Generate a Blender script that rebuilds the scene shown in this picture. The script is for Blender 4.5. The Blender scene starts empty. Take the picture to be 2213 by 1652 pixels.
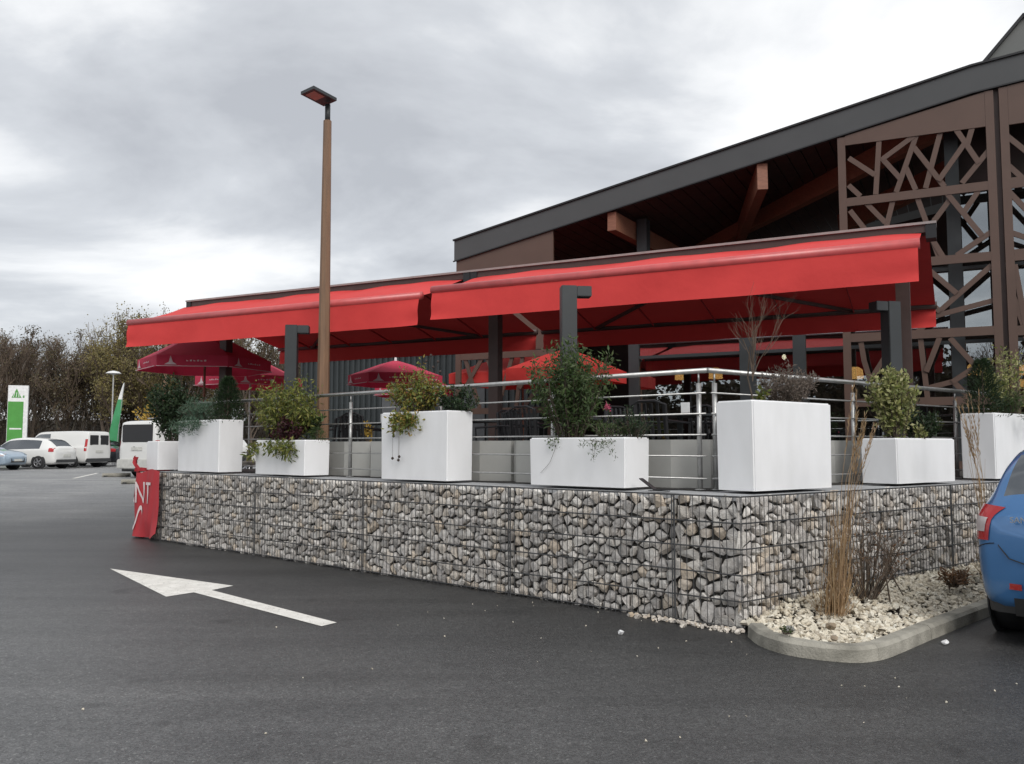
import bpy, bmesh, math, random
import numpy as np
from mathutils import Vector, Matrix, Euler
rnd = random.Random(11)
R = math.radians
PI = math.pi
S = bpy.context.scene
COL = S.collection

# ------------------------------------------------------------------ camera
cam_d = bpy.data.cameras.new('camera')
cam = bpy.data.objects.new('camera', cam_d)
COL.objects.link(cam)
S.camera = cam
EYE = 1.5
PITCH = math.atan(139 / 1880)
cam.location = (0, 0, EYE)
cam.rotation_euler = (PI / 2 + PITCH, 0, 0)
cam_d.sensor_fit = 'HORIZONTAL'
cam_d.sensor_width = 36
cam_d.lens = 36 * 1880 / 2213
cam_d.clip_start = 0.05
cam_d.clip_end = 1500

# ------------------------------------------------------------------ sky and sun
SUN_AZ, SUN_EL = R(158), R(38)          # from behind the viewer's right shoulder
W = bpy.data.worlds.new('World')
S.world = W
W.use_nodes = True
nt = W.node_tree
nt.nodes.clear()
N = nt.nodes.new
out = N('ShaderNodeOutputWorld')
sky = N('ShaderNodeTexSky')
sky.sky_type = 'NISHITA'
sky.sun_disc = False
sky.sun_elevation = SUN_EL
sky.sun_rotation = SUN_AZ
b1 = N('ShaderNodeBackground')
b1.inputs[1].default_value = 0.1
nt.links.new(sky.outputs[0], b1.inputs[0])
tc = N('ShaderNodeTexCoord')
sep = N('ShaderNodeSeparateXYZ')
nt.links.new(tc.outputs['Generated'], sep.inputs[0])
zz = N('ShaderNodeMath'); zz.operation = 'MAXIMUM'; zz.inputs[1].default_value = 0.0
nt.links.new(sep.outputs[2], zz.inputs[0])
za = N('ShaderNodeMath'); za.operation = 'ADD'; za.inputs[1].default_value = 0.22
nt.links.new(zz.outputs[0], za.inputs[0])
cmb = N('ShaderNodeCombineXYZ')
for k in (0, 1):
    dv = N('ShaderNodeMath'); dv.operation = 'DIVIDE'
    nt.links.new(sep.outputs[k], dv.inputs[0]); nt.links.new(za.outputs[0], dv.inputs[1])
    nt.links.new(dv.outputs[0], cmb.inputs[k])
mp = N('ShaderNodeMapping')
mp.inputs['Location'].default_value = (14.44, 11.94, 0)
mp.inputs['Scale'].default_value = (1.138, 1.353, 1)
nt.links.new(cmb.outputs[0], mp.inputs[0])
n1 = N('ShaderNodeTexNoise'); n1.inputs['Scale'].default_value = 0.95
n1.inputs['Detail'].default_value = 10; n1.inputs['Roughness'].default_value = 0.54; n1.inputs['Distortion'].default_value = 0.30
nt.links.new(mp.outputs[0], n1.inputs['Vector'])
cr = N('ShaderNodeValToRGB')
e = cr.color_ramp.elements
e[0].position = 0.34; e[0].color = (0.375, 0.390, 0.418, 1)
e[1].position = 0.64; e[1].color = (0.80, 0.802, 0.805, 1)
m_ = e.new(0.46); m_.color = (0.495, 0.513, 0.540, 1)
m_ = e.new(0.54); m_.color = (0.655, 0.667, 0.682, 1)
nt.links.new(n1.outputs[0], cr.inputs[0])
b2 = N('ShaderNodeBackground'); b2.inputs[1].default_value = 1.0
nt.links.new(cr.outputs[0], b2.inputs[0])
mx = N('ShaderNodeMixShader'); mx.inputs[0].default_value = 0.95
nt.links.new(b1.outputs[0], mx.inputs[1]); nt.links.new(b2.outputs[0], mx.inputs[2])
nt.links.new(mx.outputs[0], out.inputs[0])

sd = bpy.data.lights.new('sun', 'SUN')
sd.energy = 1.5
sd.angle = R(35)
sd.color = (1.0, 0.965, 0.92)
so = bpy.data.objects.new('sun', sd)
COL.objects.link(so)
dsun = Vector((math.sin(SUN_AZ) * math.cos(SUN_EL), math.cos(SUN_AZ) * math.cos(SUN_EL), math.sin(SUN_EL)))
so.rotation_euler = dsun.to_track_quat('Z', 'Y').to_euler()
so.location = (0, 0, 30)

S.view_settings.view_transform = 'Standard'
S.view_settings.look = 'None'
S.view_settings.gamma = 1
S.view_settings.exposure = 0.5
S.view_settings.use_curve_mapping = False
S.cycles.max_bounces = 8
S.cycles.transparent_max_bounces = 12

# ------------------------------------------------------------------ materials
MATS = {}


def mat(name, col, rough=0.6, col2=None, scale=8.0, detail=4, bump=0.0, bscale=None, metal=0.0, spec=0.5, trans=0.0, island=None, objrand=None, stretch=None, coat=0.0, sheen=0.0):
    """Procedural material: noise between two colours, fine relief, optional per-leaf or per-object tint."""
    m = bpy.data.materials.new(name)
    m.use_nodes = True
    t = m.node_tree
    t.nodes.clear()
    N = t.nodes.new
    L = t.links.new
    o = N('ShaderNodeOutputMaterial')
    p = N('ShaderNodeBsdfPrincipled')
    p.inputs['Roughness'].default_value = rough
    p.inputs['Metallic'].default_value = metal
    p.inputs['Specular IOR Level'].default_value = spec
    p.inputs['Coat Weight'].default_value = coat
    p.inputs['Sheen Weight'].default_value = sheen
    p.inputs['Sheen Roughness'].default_value = 0.4
    c = N('ShaderNodeTexCoord')
    vec = c.outputs['Object']
    if stretch:
        mpn = N('ShaderNodeMapping')
        mpn.inputs['Scale'].default_value = stretch
        L(vec, mpn.inputs[0])
        vec = mpn.outputs[0]
    if col2 is None:
        col2 = tuple(x * 0.82 for x in col)
    nz = N('ShaderNodeTexNoise')
    nz.inputs['Scale'].default_value = scale
    nz.inputs['Detail'].default_value = detail
    L(vec, nz.inputs['Vector'])
    r = N('ShaderNodeValToRGB')
    r.color_ramp.elements[0].position = 0.32
    r.color_ramp.elements[1].position = 0.68
    r.color_ramp.elements[0].color = (*col2, 1)
    r.color_ramp.elements[1].color = (*col, 1)
    L(nz.outputs[0], r.inputs[0])
    colout = r.outputs[0]
    if island or objrand:
        src = N('ShaderNodeNewGeometry').outputs['Random Per Island'] if island else N('ShaderNodeObjectInfo').outputs['Random']
        pal = island or objrand
        rr = N('ShaderNodeValToRGB')
        els = rr.color_ramp.elements
        els[0].position = 0; els[0].color = (*pal[0], 1)
        els[1].position = 1; els[1].color = (*pal[-1], 1)
        for i, q in enumerate(pal[1:-1]):
            x = els.new((i + 1) / (len(pal) - 1)); x.color = (*q, 1)
        L(src, rr.inputs[0])
        mm = N('ShaderNodeMix'); mm.data_type = 'RGBA'; mm.blend_type = 'MULTIPLY'; mm.inputs[0].default_value = 1
        L(rr.outputs[0], mm.inputs[6]); L(colout, mm.inputs[7])
        colout = mm.outputs[2]
    L(colout, p.inputs['Base Color'])
    if bump:
        nb = N('ShaderNodeTexNoise')
        nb.inputs['Scale'].default_value = bscale or scale * 6
        nb.inputs['Detail'].default_value = 5
        L(vec, nb.inputs['Vector'])
        bp = N('ShaderNodeBump')
        bp.inputs['Strength'].default_value = bump
        bp.inputs['Distance'].default_value = 0.02
        L(nb.outputs[0], bp.inputs['Height'])
        L(bp.outputs[0], p.inputs['Normal'])
    sh = p.outputs[0]
    if trans:
        tr = N('ShaderNodeBsdfTranslucent')
        L(colout, tr.inputs[0])
        mxs = N('ShaderNodeMixShader'); mxs.inputs[0].default_value = trans
        L(sh, mxs.inputs[1]); L(tr.outputs[0], mxs.inputs[2])
        sh = mxs.outputs[0]
    L(sh, o.inputs[0])
    MATS[name] = m
    return m


def emit(name, col, s):
    m = bpy.data.materials.new(name)
    m.use_nodes = True
    p = m.node_tree.nodes['Principled BSDF']
    p.inputs['Base Color'].default_value = (*col, 1)
    p.inputs['Emission Color'].default_value = (*col, 1)
    p.inputs['Emission Strength'].default_value = s
    return m


def glass(name, tint, refl, mix, rough=0.0):
    m = bpy.data.materials.new(name)
    m.use_nodes = True
    t = m.node_tree; t.nodes.clear(); N = t.nodes.new
    o = N('ShaderNodeOutputMaterial')
    g = N('ShaderNodeBsdfGlossy'); g.inputs[0].default_value = (*refl, 1); g.inputs['Roughness'].default_value = rough
    tr = N('ShaderNodeBsdfTransparent'); tr.inputs[0].default_value = (*tint, 1)
    x = N('ShaderNodeMixShader'); x.inputs[0].default_value = mix
    t.links.new(tr.outputs[0], x.inputs[1]); t.links.new(g.outputs[0], x.inputs[2]); t.links.new(x.outputs[0], o.inputs[0])
    return m


def asphalt():
    m = bpy.data.materials.new('asphalt')
    m.use_nodes = True
    t = m.node_tree; t.nodes.clear(); N = t.nodes.new; L = t.links.new
    o = N('ShaderNodeOutputMaterial'); p = N('ShaderNodeBsdfPrincipled')
    c = N('ShaderNodeTexCoord')
    big = N('ShaderNodeTexNoise'); big.inputs['Scale'].default_value = 0.45; big.inputs['Detail'].default_value = 5; big.inputs['Roughness'].default_value = 0.6
    L(c.outputs['Object'], big.inputs['Vector'])
    r1 = N('ShaderNodeValToRGB')
    r1.color_ramp.elements[0].position = 0.3; r1.color_ramp.elements[0].color = (0.066, 0.067, 0.069, 1)
    r1.color_ramp.elements[1].position = 0.72; r1.color_ramp.elements[1].color = (0.105, 0.105, 0.104, 1)
    L(big.outputs[0], r1.inputs[0])
    # aggregate chips
    vo = N('ShaderNodeTexVoronoi'); vo.inputs['Scale'].default_value = 105
    L(c.outputs['Object'], vo.inputs['Vector'])
    sx = N('ShaderNodeSeparateColor'); L(vo.outputs['Color'], sx.inputs[0])
    r2 = N('ShaderNodeValToRGB')
    r2.color_ramp.elements[0].position = 0.0; r2.color_ramp.elements[0].color = (0.55, 0.55, 0.55, 1)
    r2.color_ramp.elements[1].position = 1.0; r2.color_ramp.elements[1].color = (1.5, 1.5, 1.48, 1)
    x_ = r2.color_ramp.elements.new(0.965); x_.color = (1.3, 1.3, 1.3, 1)
    x_ = r2.color_ramp.elements.new(0.99); x_.color = (2.3, 2.3, 2.2, 1)
    L(sx.outputs[0], r2.inputs[0])
    mid = N('ShaderNodeTexNoise'); mid.inputs['Scale'].default_value = 14; mid.inputs['Detail'].default_value = 6; mid.inputs['Roughness'].default_value = 0.7
    L(c.outputs['Object'], mid.inputs['Vector'])
    r3 = N('ShaderNodeValToRGB')
    r3.color_ramp.elements[0].position = 0.3; r3.color_ramp.elements[0].color = (0.72, 0.72, 0.72, 1)
    r3.color_ramp.elements[1].position = 0.7; r3.color_ramp.elements[1].color = (1.25, 1.25, 1.25, 1)
    L(mid.outputs[0], r3.inputs[0])
    a = N('ShaderNodeMix'); a.data_type = 'RGBA'; a.blend_type = 'MULTIPLY'; a.inputs[0].default_value = 1
    b = N('ShaderNodeMix'); b.data_type = 'RGBA'; b.blend_type = 'MULTIPLY'; b.inputs[0].default_value = 1
    L(r1.outputs[0], a.inputs[6]); L(r2.outputs[0], a.inputs[7])
    L(a.outputs[2], b.inputs[6]); L(r3.outputs[0], b.inputs[7])
    # terrace wall's shade and reflection painted into base colour, grazing sky sheen far off
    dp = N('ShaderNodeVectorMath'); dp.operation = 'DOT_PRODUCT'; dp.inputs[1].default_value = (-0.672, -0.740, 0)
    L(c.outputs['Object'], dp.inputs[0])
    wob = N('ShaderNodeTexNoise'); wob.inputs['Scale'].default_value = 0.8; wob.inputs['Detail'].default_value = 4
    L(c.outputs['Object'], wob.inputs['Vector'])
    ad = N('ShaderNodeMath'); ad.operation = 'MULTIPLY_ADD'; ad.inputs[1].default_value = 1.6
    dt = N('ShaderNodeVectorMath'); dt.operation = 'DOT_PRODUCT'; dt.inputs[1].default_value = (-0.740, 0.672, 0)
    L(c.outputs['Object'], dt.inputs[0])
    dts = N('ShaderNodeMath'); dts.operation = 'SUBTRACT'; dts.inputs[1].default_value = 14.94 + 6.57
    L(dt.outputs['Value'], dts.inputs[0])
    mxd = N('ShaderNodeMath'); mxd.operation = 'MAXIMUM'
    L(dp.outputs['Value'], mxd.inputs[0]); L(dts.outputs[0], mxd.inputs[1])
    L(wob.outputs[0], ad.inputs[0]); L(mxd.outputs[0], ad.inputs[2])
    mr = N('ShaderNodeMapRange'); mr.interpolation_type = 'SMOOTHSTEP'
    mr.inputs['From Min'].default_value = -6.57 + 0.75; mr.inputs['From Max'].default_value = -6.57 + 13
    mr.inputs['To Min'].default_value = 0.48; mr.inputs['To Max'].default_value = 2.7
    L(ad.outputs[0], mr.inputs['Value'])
    # faint wheel tracks along the lane and a few old spots
    mpt = N('ShaderNodeMapping'); mpt.inputs['Rotation'].default_value = (0, 0, 0.737); mpt.inputs['Scale'].default_value = (0.22, 1.7, 1)
    L(c.outputs['Object'], mpt.inputs[0])
    tn = N('ShaderNodeTexNoise'); tn.inputs['Scale'].default_value = 1.0; tn.inputs['Detail'].default_value = 5; tn.inputs['Distortion'].default_value = 0.6
    L(mpt.outputs[0], tn.inputs['Vector'])
    r4 = N('ShaderNodeValToRGB')
    r4.color_ramp.elements[0].position = 0.30; r4.color_ramp.elements[0].color = (0.74, 0.74, 0.74, 1)
    r4.color_ramp.elements[1].position = 0.68; r4.color_ramp.elements[1].color = (1.16, 1.16, 1.15, 1)
    L(tn.outputs[0], r4.inputs[0])
    sp = N('ShaderNodeTexNoise'); sp.inputs['Scale'].default_value = 1.9; sp.inputs['Detail'].default_value = 3
    L(c.outputs['Object'], sp.inputs['Vector'])
    r5 = N('ShaderNodeValToRGB')
    r5.color_ramp.elements[0].position = 0.27; r5.color_ramp.elements[0].color = (0.6, 0.6, 0.6, 1)
    r5.color_ramp.elements[1].position = 0.36; r5.color_ramp.elements[1].color = (1, 1, 1, 1)
    L(sp.outputs[0], r5.inputs[0])
    b3 = N('ShaderNodeMix'); b3.data_type = 'RGBA'; b3.blend_type = 'MULTIPLY'; b3.inputs[0].default_value = 1
    b4 = N('ShaderNodeMix'); b4.data_type = 'RGBA'; b4.blend_type = 'MULTIPLY'; b4.inputs[0].default_value = 1
    L(b.outputs[2], b3.inputs[6]); L(r4.outputs[0], b3.inputs[7]); L(b3.outputs[2], b4.inputs[6]); L(r5.outputs[0], b4.inputs[7])
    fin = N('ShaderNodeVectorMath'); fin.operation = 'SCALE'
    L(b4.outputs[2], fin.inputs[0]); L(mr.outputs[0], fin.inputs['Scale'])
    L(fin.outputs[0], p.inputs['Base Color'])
    p.inputs['Roughness'].default_value = 0.5
    p.inputs['Specular IOR Level'].default_value = 0.5
    bp = N('ShaderNodeBump'); bp.inputs['Strength'].default_value = 0.34; bp.inputs['Distance'].default_value = 0.005
    L(vo.outputs['Distance'], bp.inputs['Height']); L(bp.outputs[0], p.inputs['Normal'])
    L(p.outputs[0], o.inputs[0])
    return m


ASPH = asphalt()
M_paint = mat('road paint', (0.82, 0.80, 0.75), 0.7, (0.66, 0.64, 0.59), 7, 8, 0.25, 90)


def wear(m):
    """chips and worn spots where the asphalt shows through the paint"""
    t = m.node_tree; N = t.nodes.new; L = t.links.new
    p = next(n for n in t.nodes if n.type == 'BSDF_PRINCIPLED')
    src = p.inputs['Base Color'].links[0].from_socket
    c = N('ShaderNodeTexCoord')
    nz = N('ShaderNodeTexNoise'); nz.inputs['Scale'].default_value = 26; nz.inputs['Detail'].default_value = 9; nz.inputs['Roughness'].default_value = 0.72
    L(c.outputs['Object'], nz.inputs['Vector'])
    r = N('ShaderNodeValToRGB'); r.color_ramp.elements[0].position = 0.33; r.color_ramp.elements[1].position = 0.42
    L(nz.outputs[0], r.inputs[0])
    mm = N('ShaderNodeMix'); mm.data_type = 'RGBA'
    L(r.outputs[0], mm.inputs[0]); mm.inputs[6].default_value = (0.12, 0.118, 0.112, 1); L(src, mm.inputs[7])
    L(mm.outputs[2], p.inputs['Base Color'])


wear(M_paint)
M_stone = mat('limestone', (1.0, 1.0, 1.0), 0.85, (0.72, 0.70, 0.68), 22, 6, 0.7, 70,
              objrand=[(0.40, 0.385, 0.37), (0.66, 0.635, 0.60), (0.80, 0.775, 0.73), (0.72, 0.69, 0.66), (0.86, 0.83, 0.78), (0.57, 0.55, 0.53), (0.74, 0.64, 0.52), (0.84, 0.81, 0.76), (0.49, 0.47, 0.455), (0.78, 0.745, 0.71)])
M_stone_i = mat('limestone fill', (1.0, 1.0, 1.0), 0.85, (0.62, 0.60, 0.58), 22, 6, 0.7, 70,
                island=[(0.367, 0.342, 0.312), (0.612, 0.570, 0.517), (0.759, 0.708, 0.635), (0.857, 0.792, 0.694), (0.514, 0.486, 0.453), (0.685, 0.552, 0.400), (0.759, 0.708, 0.647)])
M_gravel = mat('white gravel', (1.0, 1.0, 1.0), 0.85, (0.8, 0.78, 0.75), 30, 5, 0.5, 90,
               island=[(0.60, 0.53, 0.41), (0.78, 0.73, 0.61), (0.72, 0.66, 0.54), (0.82, 0.79, 0.69), (0.68, 0.61, 0.48), (0.48, 0.43, 0.35), (0.80, 0.76, 0.65)])
M_wire = mat('galvanised wire', (0.12, 0.122, 0.125), 0.5, (0.07, 0.07, 0.072), 30, 3, metal=0.4)
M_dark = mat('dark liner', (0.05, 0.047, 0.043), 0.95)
M_conc = mat('concrete', (0.40, 0.38, 0.325), 0.9, (0.20, 0.19, 0.16), 5, 8, 0.4, 60)
M_ledge = mat('grey ledge', (0.40, 0.41, 0.42), 0.85, (0.30, 0.305, 0.31), 7, 7, 0.3, 60)
M_white = mat('white polyethylene', (0.84, 0.845, 0.855), 0.40, (0.775, 0.78, 0.785), 3.0, 7, 0.03, 40, stretch=(1.6, 1.6, .6))
M_deck = mat('terrace decking', (0.045, 0.040, 0.036), 0.75, (0.03, 0.027, 0.025), 6, 5, 0.2, 50)
M_soil = mat('potting soil', (0.05, 0.036, 0.026), 0.95, (0.025, 0.018, 0.013), 30, 5, 0.6)
M_steel = mat('brushed steel', (0.48, 0.48, 0.47), 0.42, (0.38, 0.38, 0.37), 20, 3, metal=0.85)
M_red = mat('red awning cloth', (0.64, 0.048, 0.044), 0.8, (0.58, 0.040, 0.038), 2.2, 5, 0.4, 5, trans=0.03)
M_redbar = mat('red lacquer', (0.56, 0.080, 0.08), 0.38, spec=0.8)
M_crim = mat('crimson parasol cloth', (0.62, 0.050, 0.105), 0.85, (0.56, 0.044, 0.092), 3, 3, 0.15, 30, trans=0.2)
M_orange = mat('orange red parasol cloth', (0.70, 0.058, 0.050), 0.85, (0.64, 0.050, 0.044), 3, 3, 0.15, 30, trans=0.35)
M_anth = mat('anthracite sheet', (0.060, 0.063, 0.065), 0.42, (0.053, 0.056, 0.058), 1.5, 3, 0.05, 4)
M_post = mat('dark post paint', (0.030, 0.035, 0.038), 0.5, (0.024, 0.028, 0.03), 4, 3)
M_brown = mat('brown sheet', (0.100, 0.060, 0.045), 0.5, (0.087, 0.052, 0.039), 2.5, 4)
M_dkbrown = mat('dark brown steel', (0.060, 0.035, 0.030), 0.5)
M_timber = mat('glulam timber', (0.26, 0.115, 0.07), 0.6, (0.18, 0.075, 0.045), 6, 6, 0.2, 30, stretch=(0.6, 6, 6))
M_soffit = mat('soffit boards', (0.055, 0.029, 0.023), 0.7, (0.036, 0.02, 0.016), 5, 5, 0.1, 20)
M_polewood = mat('pole timber', (0.21, 0.120, 0.068), 0.6, (0.16, 0.094, 0.056), 5, 5, 0.15, 30, stretch=(6, 6, 0.5))
M_clad = mat('ribbed cladding', (0.035, 0.043, 0.045), 0.55, (0.028, 0.034, 0.036), 3, 3)
M_inside = mat('interior wall', (0.030, 0.016, 0.014), 0.8, (0.02, 0.012, 0.01), 3, 3)
M_floor = mat('interior floor', (0.10, 0.08, 0.07), 0.6)
M_grey = mat('grey trough', (0.45, 0.45, 0.425), 0.6, (0.40, 0.40, 0.38), 3, 4, 0.05, 30)
M_black = mat('black resin', (0.012, 0.012, 0.014), 0.4)
M_whiteplate = mat('white plate', (0.8, 0.8, 0.8), 0.5)
M_green = mat('green sign', (0.07, 0.30, 0.05), 0.5, (0.06, 0.26, 0.04), 3, 3)
M_flag = mat('green flag cloth', (0.08, 0.36, 0.16), 0.8, (0.06, 0.30, 0.12), 3, 3, trans=0.3)
M_bark = mat('grey brown bark', (0.12, 0.092, 0.070), 0.9, (0.065, 0.05, 0.038), 12, 5, 0.6)
M_twig = mat('bare twigs', (0.145, 0.105, 0.076), 0.9, (0.095, 0.07, 0.052), 3, 3)
M_rubber = mat('tyre rubber', (0.015, 0.015, 0.016), 0.75)
M_rim = mat('alloy rim', (0.5, 0.5, 0.52), 0.35, metal=0.7)
M_carglass = glass('car glass', (0.05, 0.055, 0.06), (0.75, 0.8, 0.85), 0.22)
M_carpaint = {}
for nm, c_, me in (('white', (0.72, 0.72, 0.70), 0), ('silver', (0.34, 0.43, 0.52), 0.45), ('black', (0.022, 0.024, 0.03), 0.1), ('blue', (0.045, 0.160, 0.37), 0.3)):
    M_carpaint[nm] = mat('car paint ' + nm, c_, 0.30, tuple(x * 0.95 for x in c_), 1.5, 2, metal=me, coat=0.9)
M_plastic = mat('bumper plastic', (0.035, 0.036, 0.038), 0.6)
M_tail = mat('tail lamp red', (0.42, 0.012, 0.016), 0.2, coat=0.6)
M_tailw = mat('tail lamp clear', (0.55, 0.50, 0.50), 0.2, (0.42, 0.36, 0.36), 14, 2, coat=0.6)
M_glass = glass('solar glass', (0.50, 0.52, 0.52), (0.72, 0.76, 0.78), 0.42)
M_lampon = emit('lit lamp shade', (1.0, 0.52, 0.16), 2.2)
M_bulb = emit('lit bulb', (1.0, 0.86, 0.6), 4.0)


def leafmat(name, pal, tr=0.3):
    return mat(name, (1, 1, 1), 0.55, (0.75, 0.75, 0.7), 3, 3, trans=tr, island=pal)


LF_dark = leafmat('dark green leaves', [(0.016, 0.034, 0.014), (0.03, 0.06, 0.022), (0.022, 0.045, 0.02), (0.05, 0.085, 0.03)])
LF_green = leafmat('green leaves', [(0.035, 0.07, 0.018), (0.06, 0.11, 0.03), (0.09, 0.14, 0.04), (0.05, 0.085, 0.025), (0.12, 0.15, 0.06)])
LF_yellow = leafmat('yellow green leaves', [(0.10, 0.14, 0.025), (0.20, 0.22, 0.04), (0.28, 0.26, 0.06), (0.07, 0.11, 0.025), (0.15, 0.18, 0.03)])
LF_orange = leafmat('autumn leaves', [(0.12, 0.17, 0.03), (0.22, 0.25, 0.05), (0.34, 0.25, 0.05), (0.13, 0.18, 0.04), (0.10, 0.15, 0.03), (0.40, 0.22, 0.06), (0.26, 0.29, 0.07), (0.16, 0.21, 0.05)])
LF_var = leafmat('variegated leaves', [(0.40, 0.40, 0.13), (0.10, 0.15, 0.035), (0.50, 0.48, 0.22), (0.22, 0.26, 0.07), (0.55, 0.52, 0.28), (0.14, 0.18, 0.05)])
LF_glauc = leafmat('blue green needles', [(0.06, 0.12, 0.08), (0.11, 0.19, 0.13), (0.08, 0.14, 0.09), (0.15, 0.23, 0.16)])
LF_purple = leafmat('purple leaves', [(0.05, 0.012, 0.018), (0.09, 0.02, 0.03), (0.04, 0.015, 0.018)])
LF_grey = leafmat('grey brown needles', [(0.16, 0.12, 0.10), (0.24, 0.19, 0.16), (0.11, 0.085, 0.07), (0.30, 0.25, 0.21)])
LF_straw = leafmat('dry straw', [(0.386, 0.243, 0.126), (0.523, 0.365, 0.212), (0.248, 0.149, 0.079), (0.606, 0.459, 0.278)])
LF_rust = leafmat('withered brown', [(0.245, 0.135, 0.073), (0.153, 0.098, 0.066), (0.337, 0.180, 0.088)])
LF_gold = leafmat('golden leaves', [(0.50, 0.32, 0.05), (0.62, 0.42, 0.08), (0.40, 0.25, 0.04)])
LF_wood = leafmat('woodland leaves', [(0.09, 0.062, 0.035), (0.13, 0.095, 0.045), (0.075, 0.055, 0.04), (0.15, 0.125, 0.05), (0.06, 0.055, 0.035)], 0.2)
LF_wood2 = leafmat('woodland olive leaves', [(0.188, 0.149, 0.051), (0.235, 0.196, 0.068), (0.129, 0.115, 0.045), (0.282, 0.218, 0.068)], 0.25)
LF_scrub = leafmat('woodland scrub', [(0.065, 0.048, 0.034), (0.10, 0.072, 0.05), (0.045, 0.037, 0.027), (0.085, 0.073, 0.04)], 0.15)
M_pink = leafmat('pink petals', [(0.6, 0.10, 0.2), (0.7, 0.2, 0.3)])


# ------------------------------------------------------------------ mesh helpers
class MB:
    def __init__(self):
        self.v = []; self.f = []

    def add(self, vs, fs):
        o = len(self.v)
        self.v.extend([tuple(p) for p in vs])
        self.f.extend([tuple(i + o for i in f) for f in fs])
        return self

    def box(self, c, s, rz=0.0, rx=0.0, ry=0.0):
        x, y, z = (k / 2 for k in s)
        vs = [Vector(p) for p in ((-x, -y, -z), (x, -y, -z), (x, y, -z), (-x, y, -z), (-x, -y, z), (x, -y, z), (x, y, z), (-x, y, z))]
        if rz or rx or ry:
            m = Euler((rx, ry, rz)).to_matrix(); vs = [m @ p for p in vs]
        c = Vector(c)
        return self.add([p + c for p in vs], [(3, 2, 1, 0), (4, 5, 6, 7), (0, 1, 5, 4), (1, 2, 6, 5), (2, 3, 7, 6), (3, 0, 4, 7)])

    def b2(self, a, b):
        return self.box([(a[i] + b[i]) / 2 for i in range(3)], [abs(b[i] - a[i]) for i in range(3)])

    def tube(self, pts, r, n=8, cap=True):
        pts = [Vector(p) for p in pts]
        rs = r if isinstance(r, (list, tuple)) else [r] * len(pts)
        vs = []; fs = []
        ref = None
        for i, p in enumerate(pts):
            d = (pts[min(i + 1, len(pts) - 1)] - pts[max(i - 1, 0)]).normalized()
            if ref is None:
                ref = d.orthogonal().normalized()
            ref = (ref - d * ref.dot(d))
            ref = ref.normalized() if ref.length > 1e-6 else d.orthogonal().normalized()
            q = d.cross(ref)
            for k in range(n):
                a = 2 * PI * k / n
                vs.append(p + (ref * math.cos(a) + q * math.sin(a)) * rs[i])
        for i in range(len(pts) - 1):
            for k in range(n):
                fs.append((i * n + k, i * n + (k + 1) % n, (i + 1) * n + (k + 1) % n, (i + 1) * n + k))
        if cap:
            fs.append(tuple(reversed(range(n)))); fs.append(tuple((len(pts) - 1) * n + k for k in range(n)))
        return self.add(vs, fs)

    def bar(self, a, b, w, h, up=(0, 0, 1)):
        """rectangular bar from a to b, w across, h along up"""
        a = Vector(a); b = Vector(b); d = (b - a).normalized(); u = Vector(up)
        s = d.cross(u).normalized(); u = s.cross(d).normalized()
        vs = []
        for p in (a, b):
            for i, j in ((-1, -1), (1, -1), (1, 1), (-1, 1)):
                vs.append(p + s * (i * w / 2) + u * (j * h / 2))
        return self.add(vs, [(3, 2, 1, 0), (4, 5, 6, 7), (0, 1, 5, 4), (1, 2, 6, 5), (2, 3, 7, 6), (3, 0, 4, 7)])

    def prism(self, poly, z0, z1):
        n = len(poly)
        vs = [(p[0], p[1], z0) for p in poly] + [(p[0], p[1], z1) for p in poly]
        fs = [tuple(reversed(range(n))), tuple(range(n, 2 * n))] + [(i, (i + 1) % n, n + (i + 1) % n, n + i) for i in range(n)]
        return self.add(vs, fs)

    def xz(self, poly, y0, y1):
        """polygon in the x-z plane (anticlockwise seen from -y) given depth from y0 (near) to y1"""
        n = len(poly)
        vs = [(p[0], y0, p[1]) for p in poly] + [(p[0], y1, p[1]) for p in poly]
        fs = [tuple(range(n)), tuple(reversed(range(n, 2 * n)))] + [(i, n + i, n + (i + 1) % n, (i + 1) % n) for i in range(n)]
        return self.add(vs, fs)

    def lathe(self, prof, n=16, ax='z', c=(0, 0, 0)):
        vs = []; fs = []
        for r, z in prof:
            for k in range(n):
                a = 2 * PI * k / n
                p = (r * math.cos(a), r * math.sin(a), z) if ax == 'z' else (r * math.cos(a), z, r * math.sin(a))
                vs.append((p[0] + c[0], p[1] + c[1], p[2] + c[2]))
        m = len(prof)
        for i in range(m - 1):
            for k in range(n):
                fs.append((i * n + k, i * n + (k + 1) % n, (i + 1) * n + (k + 1) % n, (i + 1) * n + k))
        fs.append(tuple(reversed(range(n)))); fs.append(tuple((m - 1) * n + k for k in range(n)))
        return self.add(vs, fs)

    def mesh(self, name, m, smooth=False):
        me = bpy.data.meshes.new(name)
        me.from_pydata(self.v, [], self.f)
        me.materials.append(m)
        if smooth:
            me.polygons.foreach_set('use_smooth', [True] * len(me.polygons))
        me.update()
        return me

    def build(self, name, m, parent=None, smooth=False, kind=None, loc=None, rz=None, label=None, fix=False, bevel=0):
        me = self.mesh(name, m, smooth)
        if fix or bevel:
            bm = bmesh.new(); bm.from_mesh(me)
            bmesh.ops.recalc_face_normals(bm, faces=bm.faces)
            if bevel:
                bmesh.ops.bevel(bm, geom=[e_ for e_ in bm.edges if len(e_.link_faces) == 2 and e_.calc_face_angle() > 0.6], offset=bevel, segments=2, affect='EDGES')
            bm.to_mesh(me); bm.free()
        o = bpy.data.objects.new(name, me)
        COL.objects.link(o)
        if parent: o.parent = parent
        if kind: o['kind'] = kind
        if loc: o.location = loc
        if rz: o.rotation_euler.z = rz
        if label: o['label'] = label
        return o


def tag(o, label, cat, group=None):
    o['label'] = label; o['category'] = cat
    if group: o['group'] = group
    return o


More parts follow.
